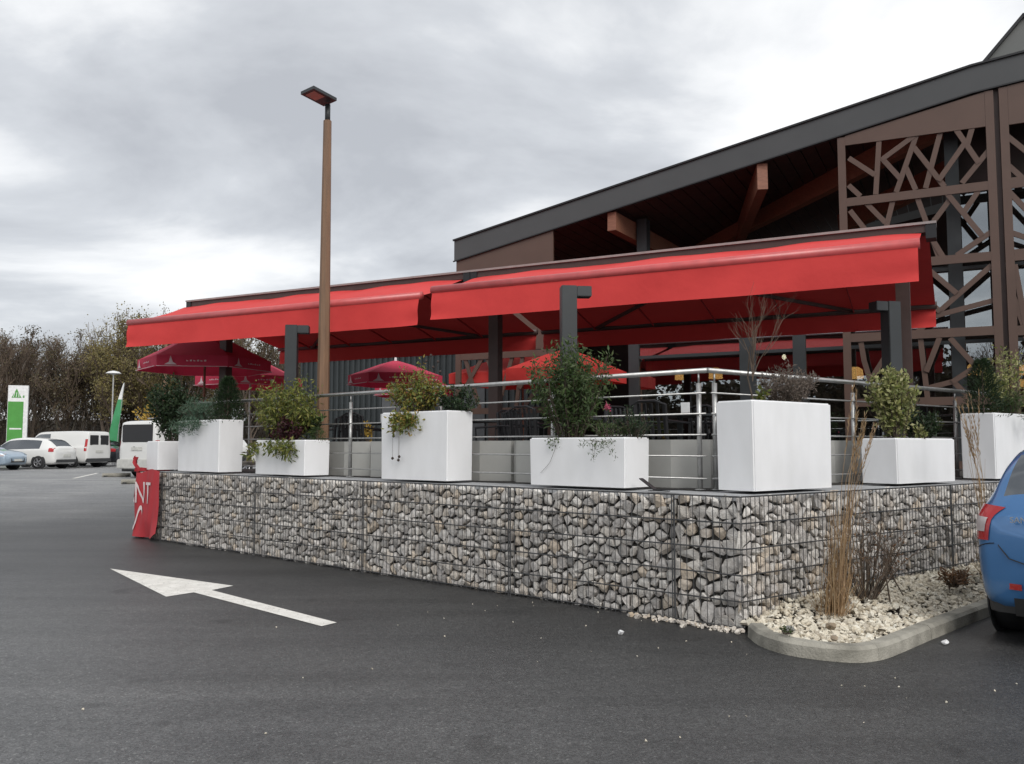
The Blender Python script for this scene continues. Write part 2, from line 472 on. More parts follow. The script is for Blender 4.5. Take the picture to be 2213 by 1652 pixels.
def thing(name, label, cat, loc=(0, 0, 0), rz=0.0, group=None):
    o = bpy.data.objects.new(name, None)
    o.empty_display_size = 0.2
    COL.objects.link(o)
    o.location = loc; o.rotation_euler = (0, 0, rz)
    return tag(o, label, cat, group)


def copy_tree(o, parent=None):
    c = o.copy(); COL.objects.link(c)
    if parent: c.parent = parent
    for ch in list(o.children): copy_tree(ch, c)
    return c


def link(name, me, parent=None, loc=(0, 0, 0), rot=(0, 0, 0), sc=(1, 1, 1)):
    o = bpy.data.objects.new(name, me); COL.objects.link(o)
    if parent: o.parent = parent
    o.location = loc; o.rotation_euler = rot; o.scale = sc
    return o


def text_mesh(s, size, m, extrude=0.002, offset=0.0):
    cu = bpy.data.curves.new('lettering', 'FONT')
    cu.body = s; cu.size = size; cu.extrude = extrude; cu.offset = offset; cu.align_x = 'LEFT'
    to = bpy.data.objects.new('lettering', cu)
    COL.objects.link(to)
    dg = bpy.context.evaluated_depsgraph_get()
    me = bpy.data.meshes.new_from_object(to.evaluated_get(dg))
    bpy.data.objects.remove(to)
    me.materials.clear(); me.materials.append(m)
    return me


def smooth01(a, b, x):
    t = min(1, max(0, (x - a) / (b - a))); return t * t * (3 - 2 * t)


def gz(x, y):
    """height of the car park: level round the terrace, rising gently beyond"""
    return 0.44 * smooth01(15, 30, y)


# ------------------------------------------------------------------ frames of the place
C0 = Vector((1.87, 7.18, 0))                       # outer corner of the gabion terrace
AL = math.atan2(-0.672, 0.740)                     # long run: local x to the right, y inwards
AR = math.atan2(0.619, 0.786)                      # short run
RC = Vector((1.805, 8.0, 0))                       # corner of the railing
BB = Vector((1.188, 18.0, 0))                      # origin of the restaurant front
AB = math.atan2(-0.4582, 0.8888)
TOP = 1.10


def frame(o, a):
    ca, sa = math.cos(a), math.sin(a)
    return lambda x, y, z=0.0: Vector((o.x + ca * x - sa * y, o.y + sa * x + ca * y, z))


FL = frame(C0, AL); FR = frame(C0, AR); FB = frame(BB, AB)
RL = frame(RC, AL); RR = frame(RC, AR)

# ------------------------------------------------------------------ ground
mb = MB()
xs = sorted(set([-400, -200, -120, -80, -60] + list(range(-50, 52, 5)) + [60, 80, 120, 200, 400]))
ys = sorted(set([-400, -200, -100, -60, -30] + list(range(-20, 60, 2)) + [60, 70, 80, 100, 130, 200, 400, 800]))
vs = [(x, y, gz(x, y)) for y in ys for x in xs]
nx = len(xs)
fs = [(j * nx + i, j * nx + i + 1, (j + 1) * nx + i + 1, (j + 1) * nx + i) for j in range(len(ys) - 1) for i in range(nx - 1)]
mb.add(vs, fs)
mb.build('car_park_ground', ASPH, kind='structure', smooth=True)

# painted arrow and bay lines (sheets just above the asphalt)
mb = MB()
ar = [(-4.934, 10.815), (-3.454, 8.819), (-3.27, 9.075), (-1.589, 7.389), (-1.492, 7.541), (-3.134, 9.213), (-3.001, 9.50)]
mb.add([(x, y, 0.004) for x, y in ar], [(0, 1, 2, 5, 6), (2, 3, 4, 5)])
mb.build('direction_arrow', M_paint, kind='structure')
mb = MB()
for y0 in (38.0, 40.6, 43.2, 45.8):
    mb.add([(x, y, gz(x, y) + 0.005) for x, y in ((-26, y0 + .3), (-20.6, y0 - .3), (-20.6, y0 - .18), (-26, y0 + .42))], [(0, 1, 2, 3)])
for x0 in (-14.6, -12.0):
    mb.add([(x, y, gz(x, y) + 0.005) for x, y in ((x0, 29.0), (x0 + .12, 29.0), (x0 - 1.7, 34.5), (x0 - 1.82, 34.5))], [(0, 1, 2, 3)])
mb.build('parking_bay_line', M_paint, kind='structure')

# terrace platform behind the gabions
poly = [FL(-10.85, .06), FL(-.05, .06), FR(.05, .06), FR(8.5, .06), FR(9, 9), FB(14, 1), FB(-12, 6), FL(-10.85, 8.0)]
mb = MB()
pts = [(p.x, p.y) for p in poly]
mb.prism(pts, 1.045, TOP - 0.012)
mb.build('wall_top_ledge', M_ledge, kind='structure')
poly = [FL(-10.6, .75), RL(-.05, -.0), RR(.05, -.0), RR(8.5, -.0), FR(9, 9), FB(14, 1), FB(-12, 6), FL(-10.6, 8.0)]
MB().prism([(p.x, p.y) for p in poly], TOP - 0.008, TOP - .001).build('terrace_floor', M_deck, kind='structure')

# ------------------------------------------------------------------ gabion baskets


def clip(poly, nx_, ny_, c):
    outp = []
    m = len(poly)
    for i in range(m):
        a = poly[i]; b = poly[(i + 1) % m]
        da = a[0] * nx_ + a[1] * ny_ - c; db = b[0] * nx_ + b[1] * ny_ - c
        if da <= 0: outp.append(a)
        if (da < 0 < db) or (db < 0 < da):
            t = da / (da - db); outp.append((a[0] + (b[0] - a[0]) * t, a[1] + (b[1] - a[1]) * t))
    return outp


def rock_cells(x0, x1, z0, z1, pitch, rg):
    """uneven power cells filling a rectangle"""
    P = []
    rows = max(1, round((z1 - z0) / (pitch * 0.86)))
    colsn = max(1, round((x1 - x0) / pitch))
    for j in range(rows):
        for i in range(colsn):
            if rg.random() < 0.10: continue
            x = x0 + (x1 - x0) * (i + 0.5 + (0.25 if j % 2 else -0.25) + rg.uniform(-.36, .36)) / colsn
            z = z0 + (z1 - z0) * (j + 0.5 + rg.uniform(-.36, .36)) / rows
            P.append((x, z, (pitch * rg.choice((0, 0, .15, .28, .42, .58))) ** 2))
    A = np.array(P)
    cells = []
    for i, (x, z, w) in enumerate(P):
        d = (A[:, 0] - x) ** 2 + (A[:, 1] - z) ** 2
        near = np.argsort(d)[1:22]
        poly = [(x0, z0), (x1, z0), (x1, z1), (x0, z1)]
        for k in near:
            qx, qz, qw = P[k]
            nx_, nz_ = qx - x, qz - z
            c = (qx * qx + qz * qz - x * x - z * z - qw + w) / 2
            poly = clip(poly, nx_, nz_, c)
            if len(poly) < 3: break
        if len(poly) < 3: continue
        ar_ = abs(sum(poly[k][0] * poly[(k + 1) % len(poly)][1] - poly[(k + 1) % len(poly)][0] * poly[k][1] for k in range(len(poly)))) / 2
        if ar_ > 0.0007: cells.append(poly)
    return cells


def rock_points(poly, rg):
    cx = sum(p[0] for p in poly) / len(poly); cz = sum(p[1] for p in poly) / len(poly)
    rad = math.sqrt(sum((p[0] - cx) ** 2 + (p[1] - cz) ** 2 for p in poly) / len(poly))
    gap = min(0.35, rg.uniform(0.002, 0.012) / max(rad, .01))
    ring = []
    n = len(poly)
    sharp = rg.random() < .6
    for i in range(n):
        a, b = poly[i], poly[(i + 1) % n]
        if sharp:
            ring.append((a[0] * .94 + cx * .06, a[1] * .94 + cz * .06))
        else:
            for t in (rg.uniform(.1, .3), rg.uniform(.7, .9)):
                ring.append((a[0] + (b[0] - a[0]) * t, a[1] + (b[1] - a[1]) * t))
    k = 1 - gap
    rot = rg.uniform(-.30, .30); cr_, sr_ = math.cos(rot), math.sin(rot)
    y0 = rg.uniform(0.004, 0.04)
    pts = []
    for x, z in ring:
        dx, dz = x - cx, z - cz
        j = rg.uniform(.90, 1.0)
        pts.append((cx + dx * k * j, y0 + 0.03 + rg.uniform(-.018, .022), cz + dz * k * j))
        pts.append((cx + dx * .7, 0.12, cz + dz * .7))
    # a few broken facets on the face: one ridge or one slanting plane
    th = rg.uniform(0, PI); ux, uz = math.cos(th), math.sin(th)
    ln = rad * rg.uniform(.25, .75); o1, o2 = rg.uniform(-.35, .35) * rad, rg.uniform(-.3, .35) * rad
    for sg in (-1, 1):
        pts.append((cx + o1 + ux * ln * sg, max(.004, y0 + rg.uniform(0, .014)), cz + o2 + uz * ln * sg))
    if rg.random() < .6:
        q = rg.uniform(.3, .55) * rad * rg.choice((-1, 1))
        pts.append((cx + o1 - uz * q, max(.004, y0 + rg.uniform(0, .02)), cz + o2 + ux * q))
    pts = [(cx + (p[0] - cx) * cr_ - (p[2] - cz) * sr_, p[1], cz + (p[0] - cx) * sr_ + (p[2] - cz) * cr_) for p in pts]
    pts = [(p[0], p[1], max(.0, p[2])) for p in pts]
    return pts, (cx, cz)


def hull_mesh(pts, name, m, c):
    bm = bmesh.new()
    for p in pts: bm.verts.new((p[0] - c[0], p[1], p[2] - c[1]))
    r = bmesh.ops.convex_hull(bm, input=bm.verts)
    bad = [g for g in r['geom_interior'] if isinstance(g, bmesh.types.BMVert)] + [g for g in r['geom_unused'] if isinstance(g, bmesh.types.BMVert)]
    bmesh.ops.delete(bm, geom=list(set(bad)), context='VERTS')
    bmesh.ops.recalc_face_normals(bm, faces=bm.faces)
    me = bpy.data.meshes.new(name)
    bm.to_mesh(me); bm.free()
    me.materials.append(m)
    return me


def wires(x0, x1, z0, z1, step, rows, seam):
    w = MB()
    n = max(1, round((x1 - x0) / step))
    for i in range(n + 1):
        x = x0 + (x1 - x0) * i / n
        w.box((x, -.006, (z0 + z1) / 2), (0.0048, 0.0048, z1 - z0))
    for z in rows:
        for dy in (-.012, -.0008):
            w.box(((x0 + x1) / 2, dy, z + (.006 if dy < -.01 else 0)), (x1 - x0, 0.0066, 0.0075))
    for x in [q for q, k in zip((x0 + .012, x1 - .012), seam) if k]:
        w.box((x, -.013, (z0 + z1) / 2), (.009, .008, z1 - z0))
    return w


ROWS = (0.025, 0.235, 0.445, 0.655, 0.865, 1.082)
rg = random.Random(5)


def basket(face, ang, x0, x1, label, zmin=0.0, pitch=0.098, seam=(1, 1), core=(0, 0)):
    base = face(x0, 0)
    t = thing('gabion_basket', label, 'gabion', (base.x, base.y, 0), ang, 'gabion baskets of the terrace wall')
    L_ = x1 - x0
    seg = [(0.0, L_, t)]
    for poly in rock_cells(0.004, L_ - 0.004, 0.0, 1.085, pitch, rg):
        pts, c = rock_points(poly, rg)
        if c[1] < zmin: continue
        if (core[0] and c[0] < .15) or (core[1] and c[0] > L_ - .15): pts = [(p[0], min(p[1], .05), p[2]) for p in pts]
        me = hull_mesh(pts, 'stone', M_stone, c)
        link('stone', me, t, (c[0], 0, c[1]))
    wires(0, L_, 0.0, 1.09, 0.062, ROWS, seam).build('wire_mesh', M_wire, t)
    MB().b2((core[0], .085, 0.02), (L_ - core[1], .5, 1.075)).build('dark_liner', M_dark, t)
    return t


basket(FL, AL, -10.90, -10.03, 'gabion basket at the wall end, mostly hidden by the red banner', pitch=.12)
basket(FL, AL, -10.02, -7.30, 'grey gabion basket at the far end of the wall, beside the red banner', pitch=.104)
basket(FL, AL, -7.298, -4.92, 'grey gabion basket under the low planter with the yellow green bush')
basket(FL, AL, -4.918, -2.55, 'grey gabion basket under the tall planter with the autumn coloured shrub')
basket(FL, AL, -2.548, -0.633, 'grey gabion basket under the low planter with the big green shrub')
cb = basket(FL, AL, -0.631, 0.0, 'narrow gabion basket at the wall corner where the kerb begins', pitch=0.105, seam=(1, 0), core=(0, .12))
basket(FR, AR, 0.004, 1.60, 'gabion basket right behind the tall dry grass and the corner planter', zmin=0.08, seam=(0, 1), core=(.55, 0))
basket(FR, AR, 1.602, 3.60, 'gabion basket behind the withered shrub on the white gravel', zmin=0.14)
basket(FR, AR, 3.602, 5.60, 'shaded gabion basket next to the blue car, under the last tall planter', zmin=0.16)

# spilled stones at the foot of the corner basket
mb = MB()


def rock(rg, sx, sy, sz, n=10):
    bm = bmesh.new()
    for _ in range(n):
        v = Vector((rg.gauss(0, 1), rg.gauss(0, 1), rg.gauss(0, 1))).normalized()
        bm.verts.new((v.x * sx * rg.uniform(.8, 1), v.y * sy * rg.uniform(.8, 1), v.z * sz * rg.uniform(.8, 1)))
    bmesh.ops.convex_hull(bm, input=bm.verts)
    lone = [v for v in bm.verts if not v.link_faces]
    bmesh.ops.delete(bm, geom=lone, context='VERTS')
    bm.verts.index_update()
    r = ([v.co.copy() for v in bm.verts], [tuple(v.index for v in f.verts) for f in bm.faces])
    bm.free()
    return r


ROCKS = [rock(rg, 1, rg.uniform(.65, .95), rg.uniform(.5, .8), 12) for _ in range(14)]


def scatter_rock(mb, p, s, rg):
    vs, fs = rg.choice(ROCKS)
    m = Euler((rg.uniform(-.5, .5), rg.uniform(-.5, .5), rg.uniform(0, 6.28))).to_matrix()
    mb.add([(m @ v) * s + Vector(p) for v in vs], fs)


for k in range(130):
    x = rg.uniform(-1.05, 0.02); q = FL(x, -abs(rg.gauss(0, .055)) - .01)
    s = rg.uniform(.012, .04)
    scatter_rock(mb, (q.x, q.y, s * .45), s, rg)
mb.build('spilled_gravel', M_stone_i, kind='stuff')

# ------------------------------------------------------------------ gravel bed and kerb
KERB = [(1.86, 7.0), (1.85, 6.74), (1.885, 6.58), (1.957, 6.42), (2.06, 6.31), (2.177, 6.235), (2.30, 6.18), (2.44, 6.16), (2.62, 6.25), (2.842, 6.46), (3.221, 6.85), (4.02, 7.63), (5.0, 8.55), (6.6, 10.05)]
KW = 0.115


def off_path(P, w):
    outp = []
    for i in range(len(P)):
        a = Vector(P[max(i - 1, 0)]); b = Vector(P[min(i + 1, len(P) - 1)])
        d = (b - a).normalized(); n_ = Vector((-d.y, d.x))
        outp.append(Vector(P[i]) + n_ * w)
    return outp


kerb = bpy.data.objects.new('kerb', None); COL.objects.link(kerb); kerb['kind'] = 'structure'
P2 = []
for i in range(len(KERB) - 1):                      # resample finely
    for t in (0, .25, .5, .75):
        P2.append((KERB[i][0] + (KERB[i + 1][0] - KERB[i][0]) * t, KERB[i][1] + (KERB[i + 1][1] - KERB[i][1]) * t))
P2.append(KERB[-1])
for _ in range(2):
    P2 = [P2[0]] + [((P2[i - 1][0] + 2 * P2[i][0] + P2[i + 1][0]) / 4, (P2[i - 1][1] + 2 * P2[i][1] + P2[i + 1][1]) / 4) for i in range(1, len(P2) - 1)] + [P2[-1]]
inner = off_path(P2, KW)
cuts = [0, 16, 31, 40, 44, 48, 52]
for a, b in zip(cuts[:-1], cuts[1:]):
    mb = MB()
    sec = []
    for i in range(a, b + 1):
        o_ = Vector(P2[i]); q = inner[i]; d = (q - o_).normalized()
        if i == a and a: o_ = o_ + (Vector(P2[i + 1]) - o_) * .04; q = q + (inner[i + 1] - q) * .04
        sec.append([(o_.x, o_.y, -.05), (o_.x + d.x * .006, o_.y + d.y * .006, .085), (o_.x + d.x * .03, o_.y + d.y * .03, .108), (q.x, q.y, .110), (q.x, q.y, -.05)])
    vs = [p for s_ in sec for p in s_]; fs = []
    for i in range(len(sec) - 1):
        for k in range(4):
            fs.append((i * 5 + k, i * 5 + k + 1, (i + 1) * 5 + k + 1, (i + 1) * 5 + k))
    fs += [(4, 3, 2, 1, 0), tuple((len(sec) - 1) * 5 + k for k in range(5))]
    mb.add(vs, fs)
    mb.build('kerbstone', M_conc, kerb, fix=True)

# bed: soil sheet, then stones heaped up to the wall
bedpoly = [(p.x, p.y) for p in inner] + [tuple(FR(6.5, .02).xy), tuple(FR(0.0, .02).xy)]


def inside(x, y, P):
    c = False
    j = len(P) - 1
    for i in range(len(P)):
        if (P[i][1] > y) != (P[j][1] > y) and x < (P[j][0] - P[i][0]) * (y - P[i][1]) / (P[j][1] - P[i][1]) + P[i][0]: c = not c
        j = i
    return c


ca, sa = math.cos(AR), math.sin(AR)


def bed_z(x, y):
    lx = (x - C0.x) * ca + (y - C0.y) * sa; ly = -(x - C0.x) * sa + (y - C0.y) * ca
    near = smooth01(-0.85, 0.0, ly)
    return 0.085 + 0.11 * near * smooth01(0.05, 0.9, lx)


mb = MB()
n = len(bedpoly)
cen = (sum(p[0] for p in bedpoly) / n, sum(p[1] for p in bedpoly) / n)
mb.add([(p[0], p[1], bed_z(*p) - .035) for p in bedpoly] + [(cen[0], cen[1], bed_z(*cen) - .03)], [(i, (i + 1) % n, n) for i in range(n)])
mb.build('bed_soil', M_soil, kind='structure', fix=True)
mb = MB()
xmin, xmax = 1.8, 5.6
cnt = 0
while cnt < 3600:
    x = rg.uniform(xmin, xmax); y = rg.uniform(6.1, 10.6)
    if not inside(x, y, bedpoly): continue
    s = rg.choice((.016, .02, .024, .028, .034, .044)) * rg.uniform(.85, 1.2)
    scatter_rock(mb, (x, y, bed_z(x, y) - .02 + rg.uniform(0, .03)), s, rg)
    cnt += 1
mb.build('white_gravel', M_gravel, kind='stuff')
M_greyrock = mat('grey cobble', (0.24, 0.23, 0.22), 0.85, (0.15, 0.145, 0.14), 20, 5, 0.5)
M_tanrock = mat('tan cobble', (0.34, 0.27, 0.19), 0.85, (0.22, 0.17, 0.12), 20, 5, 0.5)


def cobble(p, s, m, label, g=None):
    vs, fs = rock(rg, 1, .8, .62, 16)
    mb = MB(); mb.add([(v.x * s, v.y * s, v.z * s) for v in vs], fs)
    o = mb.build('cobble', m, loc=p, rz=rg.uniform(0, 6))
    return tag(o, label, 'stone', g)


cobble((2.86, 7.55, .175), .062, M_greyrock, 'round grey cobble on the white gravel behind the dry grass')
cobble((2.07, 6.62, .135), .055, M_greyrock, 'grey wedge shaped cobble in the white gravel near the kerb tip')
cobble((2.27, 6.24, .155), .04, M_tanrock, 'brown cobble lying on the edge of the rounded kerb')
cobble((2.42, 6.72, .14), .058, M_tanrock, 'tan cobble in the white gravel in front of the dry grass')
cobble((0.865, 7.06, .022), .035, M_whiteplate, 'white stone on the asphalt at the foot of the gabion wall')
cobble((3.28, 6.72, .02), .038, M_whiteplate, 'pale stone on the asphalt between the kerb and the blue car')
mb = MB()
for k in range(150):
    x = rg.uniform(-3.2, 3.4); y = rg.uniform(3.2, 8.6)
    q = (x - C0.x) * 0.672 + (y - C0.y) * 0.740
    if q > -.1 or (x > 1.7 and y > 6.0): continue
    if rg.random() > .25 + .75 * smooth01(-2.0, 0, q): continue
    s = rg.uniform(.004, .011)
    scatter_rock(mb, (x, y, s * .4), s, rg)
mb.build('stone_chippings', M_gravel, kind='stuff')

# ------------------------------------------------------------------ restaurant
HUB = frame(BB, AB)
bl = thing('restaurant_building', 'brown and anthracite restaurant with a slanting roof edge and glazed front', 'building', BB, AB)


def ft(x):   # top of roof edge at local x (= distance to the right)
    return 6.10 + (x + 2.78) * 0.1848 if x < 7.55 else 8.01 + (x - 7.55) * 0.10


XE = 12.5
TH = 0.455
fa = MB()
fa.xz([(-2.78, ft(-2.78) - TH), (7.55, ft(7.55) - TH), (XE, ft(XE) - TH), (XE, ft(XE)), (7.55, ft(7.55)), (-2.78, ft(-2.78))], -0.03, 0.10)
fa.build('fascia', M_anth, bl, fix=True)
tr = MB()
for a, b in ((-2.80, 7.55), (7.55, XE)):
    tr.bar((a, -.045, ft(a) + .012), (b, -.045, ft(b) + .012), .05, .035)
    tr.bar((a, -.036, ft(a) - TH - .012), (b, -.036, ft(b) - TH - .012), .03, .024)
tr.build('edge_trim', M_black, bl)
rf = MB()
rf.xz([(-2.78, ft(-2.78) - .2), (7.55, ft(7.55) - .2), (XE, ft(XE) - .2), (XE, ft(XE) - .03), (7.55, ft(7.55) - .03), (-2.78, ft(-2.78) - .03)], 0.102, 9.0)
rf.build('roof', M_anth, bl, fix=True)
# dormer on the roof
dm = MB()
dm.add([(7.50, .5, 7.90), (8.40, .5, 8.93), (9.6, .5, 8.93), (9.6, .5, 7.95), (7.50, 4.5, 7.90), (8.40, 4.5, 8.93), (9.6, 4.5, 8.93), (9.6, 4.5, 7.95)],
       [(0, 3, 2, 1), (4, 5, 6, 7), (0, 1, 5, 4), (1, 2, 6, 5), (2, 3, 7, 6), (3, 0, 4, 7)])
dmo = dm.build('roof_lantern', mat('lantern sheet', (0.135, 0.14, 0.135), 0.5, (0.12, 0.125, 0.12), 2, 2), bl, fix=True)
e_ = MB(); e_.bar((7.46, .47, 7.90), (8.40, .47, 8.96), .07, .05); e_.bar((8.38, .47, 8.955), (9.6, .47, 8.955), .07, .05)
e_.build('edge_trim', M_black, dmo)
# soffit boards
x = -2.70
board = None
while x < XE - .3:
    za, zb = ft(x) - TH + .03, ft(x + .235) - TH + .03
    b_ = MB(); b_.add([(x, .11, za), (x + .235, .11, zb), (x + .235, 7.0, zb), (x, 7.0, za), (x, .11, za + .03), (x + .235, .11, zb + .03), (x + .235, 7.0, zb + .03), (x, 7.0, za + .03)],
                      [(3, 2, 1, 0), (4, 5, 6, 7), (0, 1, 5, 4), (1, 2, 6, 5), (2, 3, 7, 6), (3, 0, 4, 7)])
    b_.build('plank', M_soffit, bl)
    x += .255
# radial rafters
for bx, dx, hh in ((-2.2, .35, .38), (0.95, .10, .38), (4.0, -.333, .5), (7.62, -1.37, .42), (10.4, -1.2, .45)):
    zt = ft(bx) - TH - .03
    b_ = MB(); b_.bar((bx, .04 if bx < 5 else .13, zt - hh / 2), (bx + dx * 4.6, 4.64, zt - hh / 2 + (-.95 if dx < -1 else -.1)), .19, hh)
    b_.build('rafter', M_timber, bl)
# tall columns and upper back wall
for cx, cy in ((1.28, .95), (7.2, .36)):
    MB().b2((cx - .11, cy, 1.1), (cx + .11, cy + .24, ft(cx) - TH - .05)).build('column', M_post, bl)
MB().xz([(-2.6, 1.1), (12, 1.1), (12, ft(12) - .5), (-2.6, ft(-2.6) - .5)], 6.6, 6.8).build('back_wall', M_inside, bl, fix=True)
MB().b2((-2.6, .9, 1.095), (12.2, 6.6, 1.11)).build('floor_slab', M_floor, bl)
MB().b2((-2.68, 4.0, 1.1), (-2.60, 6.6, 5.4)).build('end_wall', M_clad, bl)
# solid brown panel at the left end under the roof edge
pn = MB(); pn.xz([(-2.74, 3.56), (-.36, 3.56), (-.36, ft(-.36) - TH - .02), (-2.74, ft(-2.74) - TH - .02)], .0, .05)
pn.build('brown_panel', M_brown, bl, fix=True)
# dark upper zone behind the awning, over the low glazing
MB().b2((1.0, .62, 4.62), (7.2, 3.5, 4.70)).build('canopy_roof', M_post, bl)
MB().b2((1.0, 3.5, 1.11), (1.06, 6.6, 4.6)).build('side_wall', M_inside, bl)
# glazing
mul = [1.28, 3.58, 4.54, 7.2, 9.4, 11.6]
for a, b in zip(mul[:-1], mul[1:]):
    zt = 4.6 if a < 7 else 5.92
    for z0, z1 in ((1.18, 3.28), (3.34, 4.56)) + (((4.64, zt),) if a >= 7 else ()):
        MB().b2((a + .12, .40, z0), (b - .12, .412, z1)).build('window_pane', M_glass, bl)
    for z in (1.14, 3.31, 4.60) + ((5.95,) if a >= 7 else ()):
        MB().b2((a + .11, .37, z - .03), (b - .11, .45, z + .03)).build('transom', M_post, bl)
for c_, w_ in ((1.28, .22), (3.58, .30), (4.54, .23), (9.4, .16), (11.6, .2)):
    MB().b2((c_ - w_ / 2, .352, 1.1), (c_ + w_ / 2, .55, 4.62 if c_ < 7 else 5.99)).build('mullion', M_post, bl)
MB().b2((7.2, .6, 5.96), (12, .7, 7.2)).build('lintel_wall', M_inside, bl)
# bracing rods inside the tall glazing
for a, b in (((7.32, 4.4), (8.3, 5.8)), ((8.3, 4.4), (7.4, 5.8)), ((7.32, 3.4), (8.2, 4.5)), ((9.2, 3.4), (8.2, 4.6)), ((9.6, 3.6), (11.4, 5.7))):
    MB().bar((a[0], .75, a[1]), (b[0], .75, b[1]), .05, .05, (0, 1, 0)).build('brace', M_post, bl)
# slot post between the lattice screens
MB().b2((7.875, .06, 1.1), (7.945, .14, ft(7.9) - TH - .02)).build('slot_post', M_dkbrown, bl)

# lamps inside


def at_b(lx, ly, z): return FB(lx, ly, z)


def pendant(lx, ly, z, label, big=1.0):
    p = at_b(lx, ly, z)
    t = thing('pendant_lamp', label, 'lamp', p, 0, 'lit pendant lamps in the restaurant')
    MB().lathe([(.05, .16), (.11, .10), (.12, -.06), (.115, -.07)], 12).build('lamp_shade', M_lampon, t, True)
    MB().tube([(0, 0, .16), (0, 0, 1.6)], .008, 5).build('cord', M_black, t)
    t.scale = (big, big, 1)
    return t


pendant(2.55, 2.0, 3.02, 'lit orange pendant lamp in front of the red reflection, beside the dark column', 1.25)
pendant(5.35, 2.0, 2.92, 'lit amber pendant lamp behind the glass right of the bare sapling', 1.3)
pendant(7.45, 2.0, 2.92, 'lit pendant lamp behind the lattice right of the brown post', 1.0)
pendant(1.75, 2.0, 3.02, 'small lit pendant lamp next to the dark column at the glazing', .8)
for lx, z, lb in ((4.05, 3.30, 'bare lit bulb high behind the glass near the sapling'), (5.3, 3.42, 'bare lit bulb high behind the glass above the amber lamp')):
    o = MB().lathe([(.002, -.05), (.04, -.02), (.045, .02), (.02, .06), (.002, .065)], 10).build('bulb', M_bulb, None, True, loc=at_b(lx, 1.6, z))
    tag(o, lb, 'light bulb')
t = thing('wall_sconce', 'lit up and down wall sconce inside behind the right lattice screen', 'lamp', at_b(8.2, 2.4, 2.80), AB)
MB().b2((-.13, -.05, -.03), (.13, .06, .03)).build('body', M_black, t)
MB().add([(-.12, 0, .04), (.12, 0, .04), (.2, .02, .24), (-.2, .02, .24)], [(0, 1, 2, 3)]).build('upper_glow', M_lampon, t)
MB().add([(-.12, 0, -.04), (-.18, .02, -.18), (.18, .02, -.18), (.12, 0, -.04)], [(0, 1, 2, 3)]).build('lower_glow', M_lampon, t)
MB().b2((-.5, .065, -1.7), (.5, .11, .8)).build('backboard', M_timber, t)

# lattice screens (local x = -s)
ROWA = [(-5.56, 6.71, -5.96, 6.36), (-6.06, 6.96, -5.98, 6.01), (-6.62, 6.95, -6.11, 6.62), (-6.11, 6.62, -6.39, 6.22), (-6.67, 6.97, -6.32, 6.01), (-6.63, 6.74, -7.07, 6.0), (-6.49, 6.39, -6.62, 6.01), (-7.05, 6.97, -6.79, 6.02), (-7.4, 6.67, -7.0, 6.11), (-7.28, 6.98, -7.61, 6.33), (-7.54, 6.96, -7.45, 6.66), (-7.76, 6.5, -7.36, 6.02), (-5.54, 6.21, -5.71, 6.01), (-5.82, 5.85, -6.11, 5.48), (-6.25, 5.83, -5.98, 4.8), (-6.65, 5.84, -6.95, 4.77), (-7.15, 5.74, -6.91, 5.42), (-6.91, 5.42, -6.6, 4.77), (-7.13, 5.83, -7.61, 5.07), (-7.58, 5.82, -7.37, 5.51), (-7.79, 5.13, -7.24, 4.77), (-6.85, 5.1, -7.01, 4.77), (-5.55, 5.74, -5.9, 5.2), (-5.52, 5.3, -6.0, 4.8),
        (-7.73, 4.53, -6.93, 3.82), (-7.73, 3.94, -6.85, 3.74), (-6.78, 4.56, -7.19, 4.12), (-6.93, 3.82, -6.3, 4.55), (-5.52, 4.2, -6.3, 3.55), (-5.9, 4.55, -6.1, 3.75), (-6.85, 3.74, -6.6, 3.5),
        (-5.66, 3.33, -5.7, 3.02), (-5.7, 3.02, -5.79, 2.66), (-6.05, 3.08, -5.79, 2.66), (-6.62, 3.36, -6.70, 2.3), (-6.91, 3.34, -6.70, 2.80), (-7.09, 3.33, -7.45, 2.84), (-7.45, 2.84, -7.1, 2.6), (-5.79, 2.66, -6.0, 2.25), (-6.05, 3.08, -6.15, 3.35), (-7.1, 2.6, -7.4, 2.25), (-6.7, 2.5, -7.1, 2.6)]
ROWB = [(-8.05, 6.72, -8.45, 6.26), (-8.07, 6.19, -8.4, 5.78), (-8.04, 5.76, -8.35, 5.32), (-8.05, 5.06, -8.6, 4.78), (-8.08, 4.5, -8.2, 3.5), (-8.05, 3.95, -8.17, 3.5), (-8.5, 6.9, -8.7, 5.95), (-8.9, 6.9, -8.4, 6.2), (-9.2, 6.9, -9.0, 6.0), (-8.6, 5.8, -9.1, 4.7), (-9.3, 5.7, -8.9, 5.0), (-8.6, 4.6, -9.3, 3.5), (-8.5, 3.9, -9.0, 4.5), (-8.2, 3.3, -8.7, 2.4), (-8.9, 3.3, -8.5, 2.7)]
SLOT = [0]


def lattice(label, xl, xr, top, bars, rows, members, lw=.13):
    t = thing('lattice_screen', label, 'screen', FB(xl, -.02, 1.1), AB, 'brown lattice screens of the front')
    Z = -1.1
    for a, b in ((xl, xl + lw), (xr - lw, xr)):
        zt = top(a) if callable(top) else top
        MB().b2((a - xl, 0, 0), (b - xl, .055, zt + Z)).build('stile', M_brown, t)
    for z0, z1 in bars:
        MB().b2((lw + .001, .002, z0 + Z), (xr - xl - lw - .001, .052, z1 + Z)).build('crossbar', M_brown, t)
    for a, za, b, zb in members:
        SLOT[0] = (SLOT[0] + 1) % 9
        y = .006 + .0035 * SLOT[0]
        d = Vector((-b + a, zb - za)).normalized() * .02
        MB().bar((-a - xl - d.x, y + .02, za + Z - d.y), (-b - xl + d.x, y + .02, zb + Z + d.y), .086, .036, (0, 1, 0)).build('slanted_bar', M_brown, t)
    return t


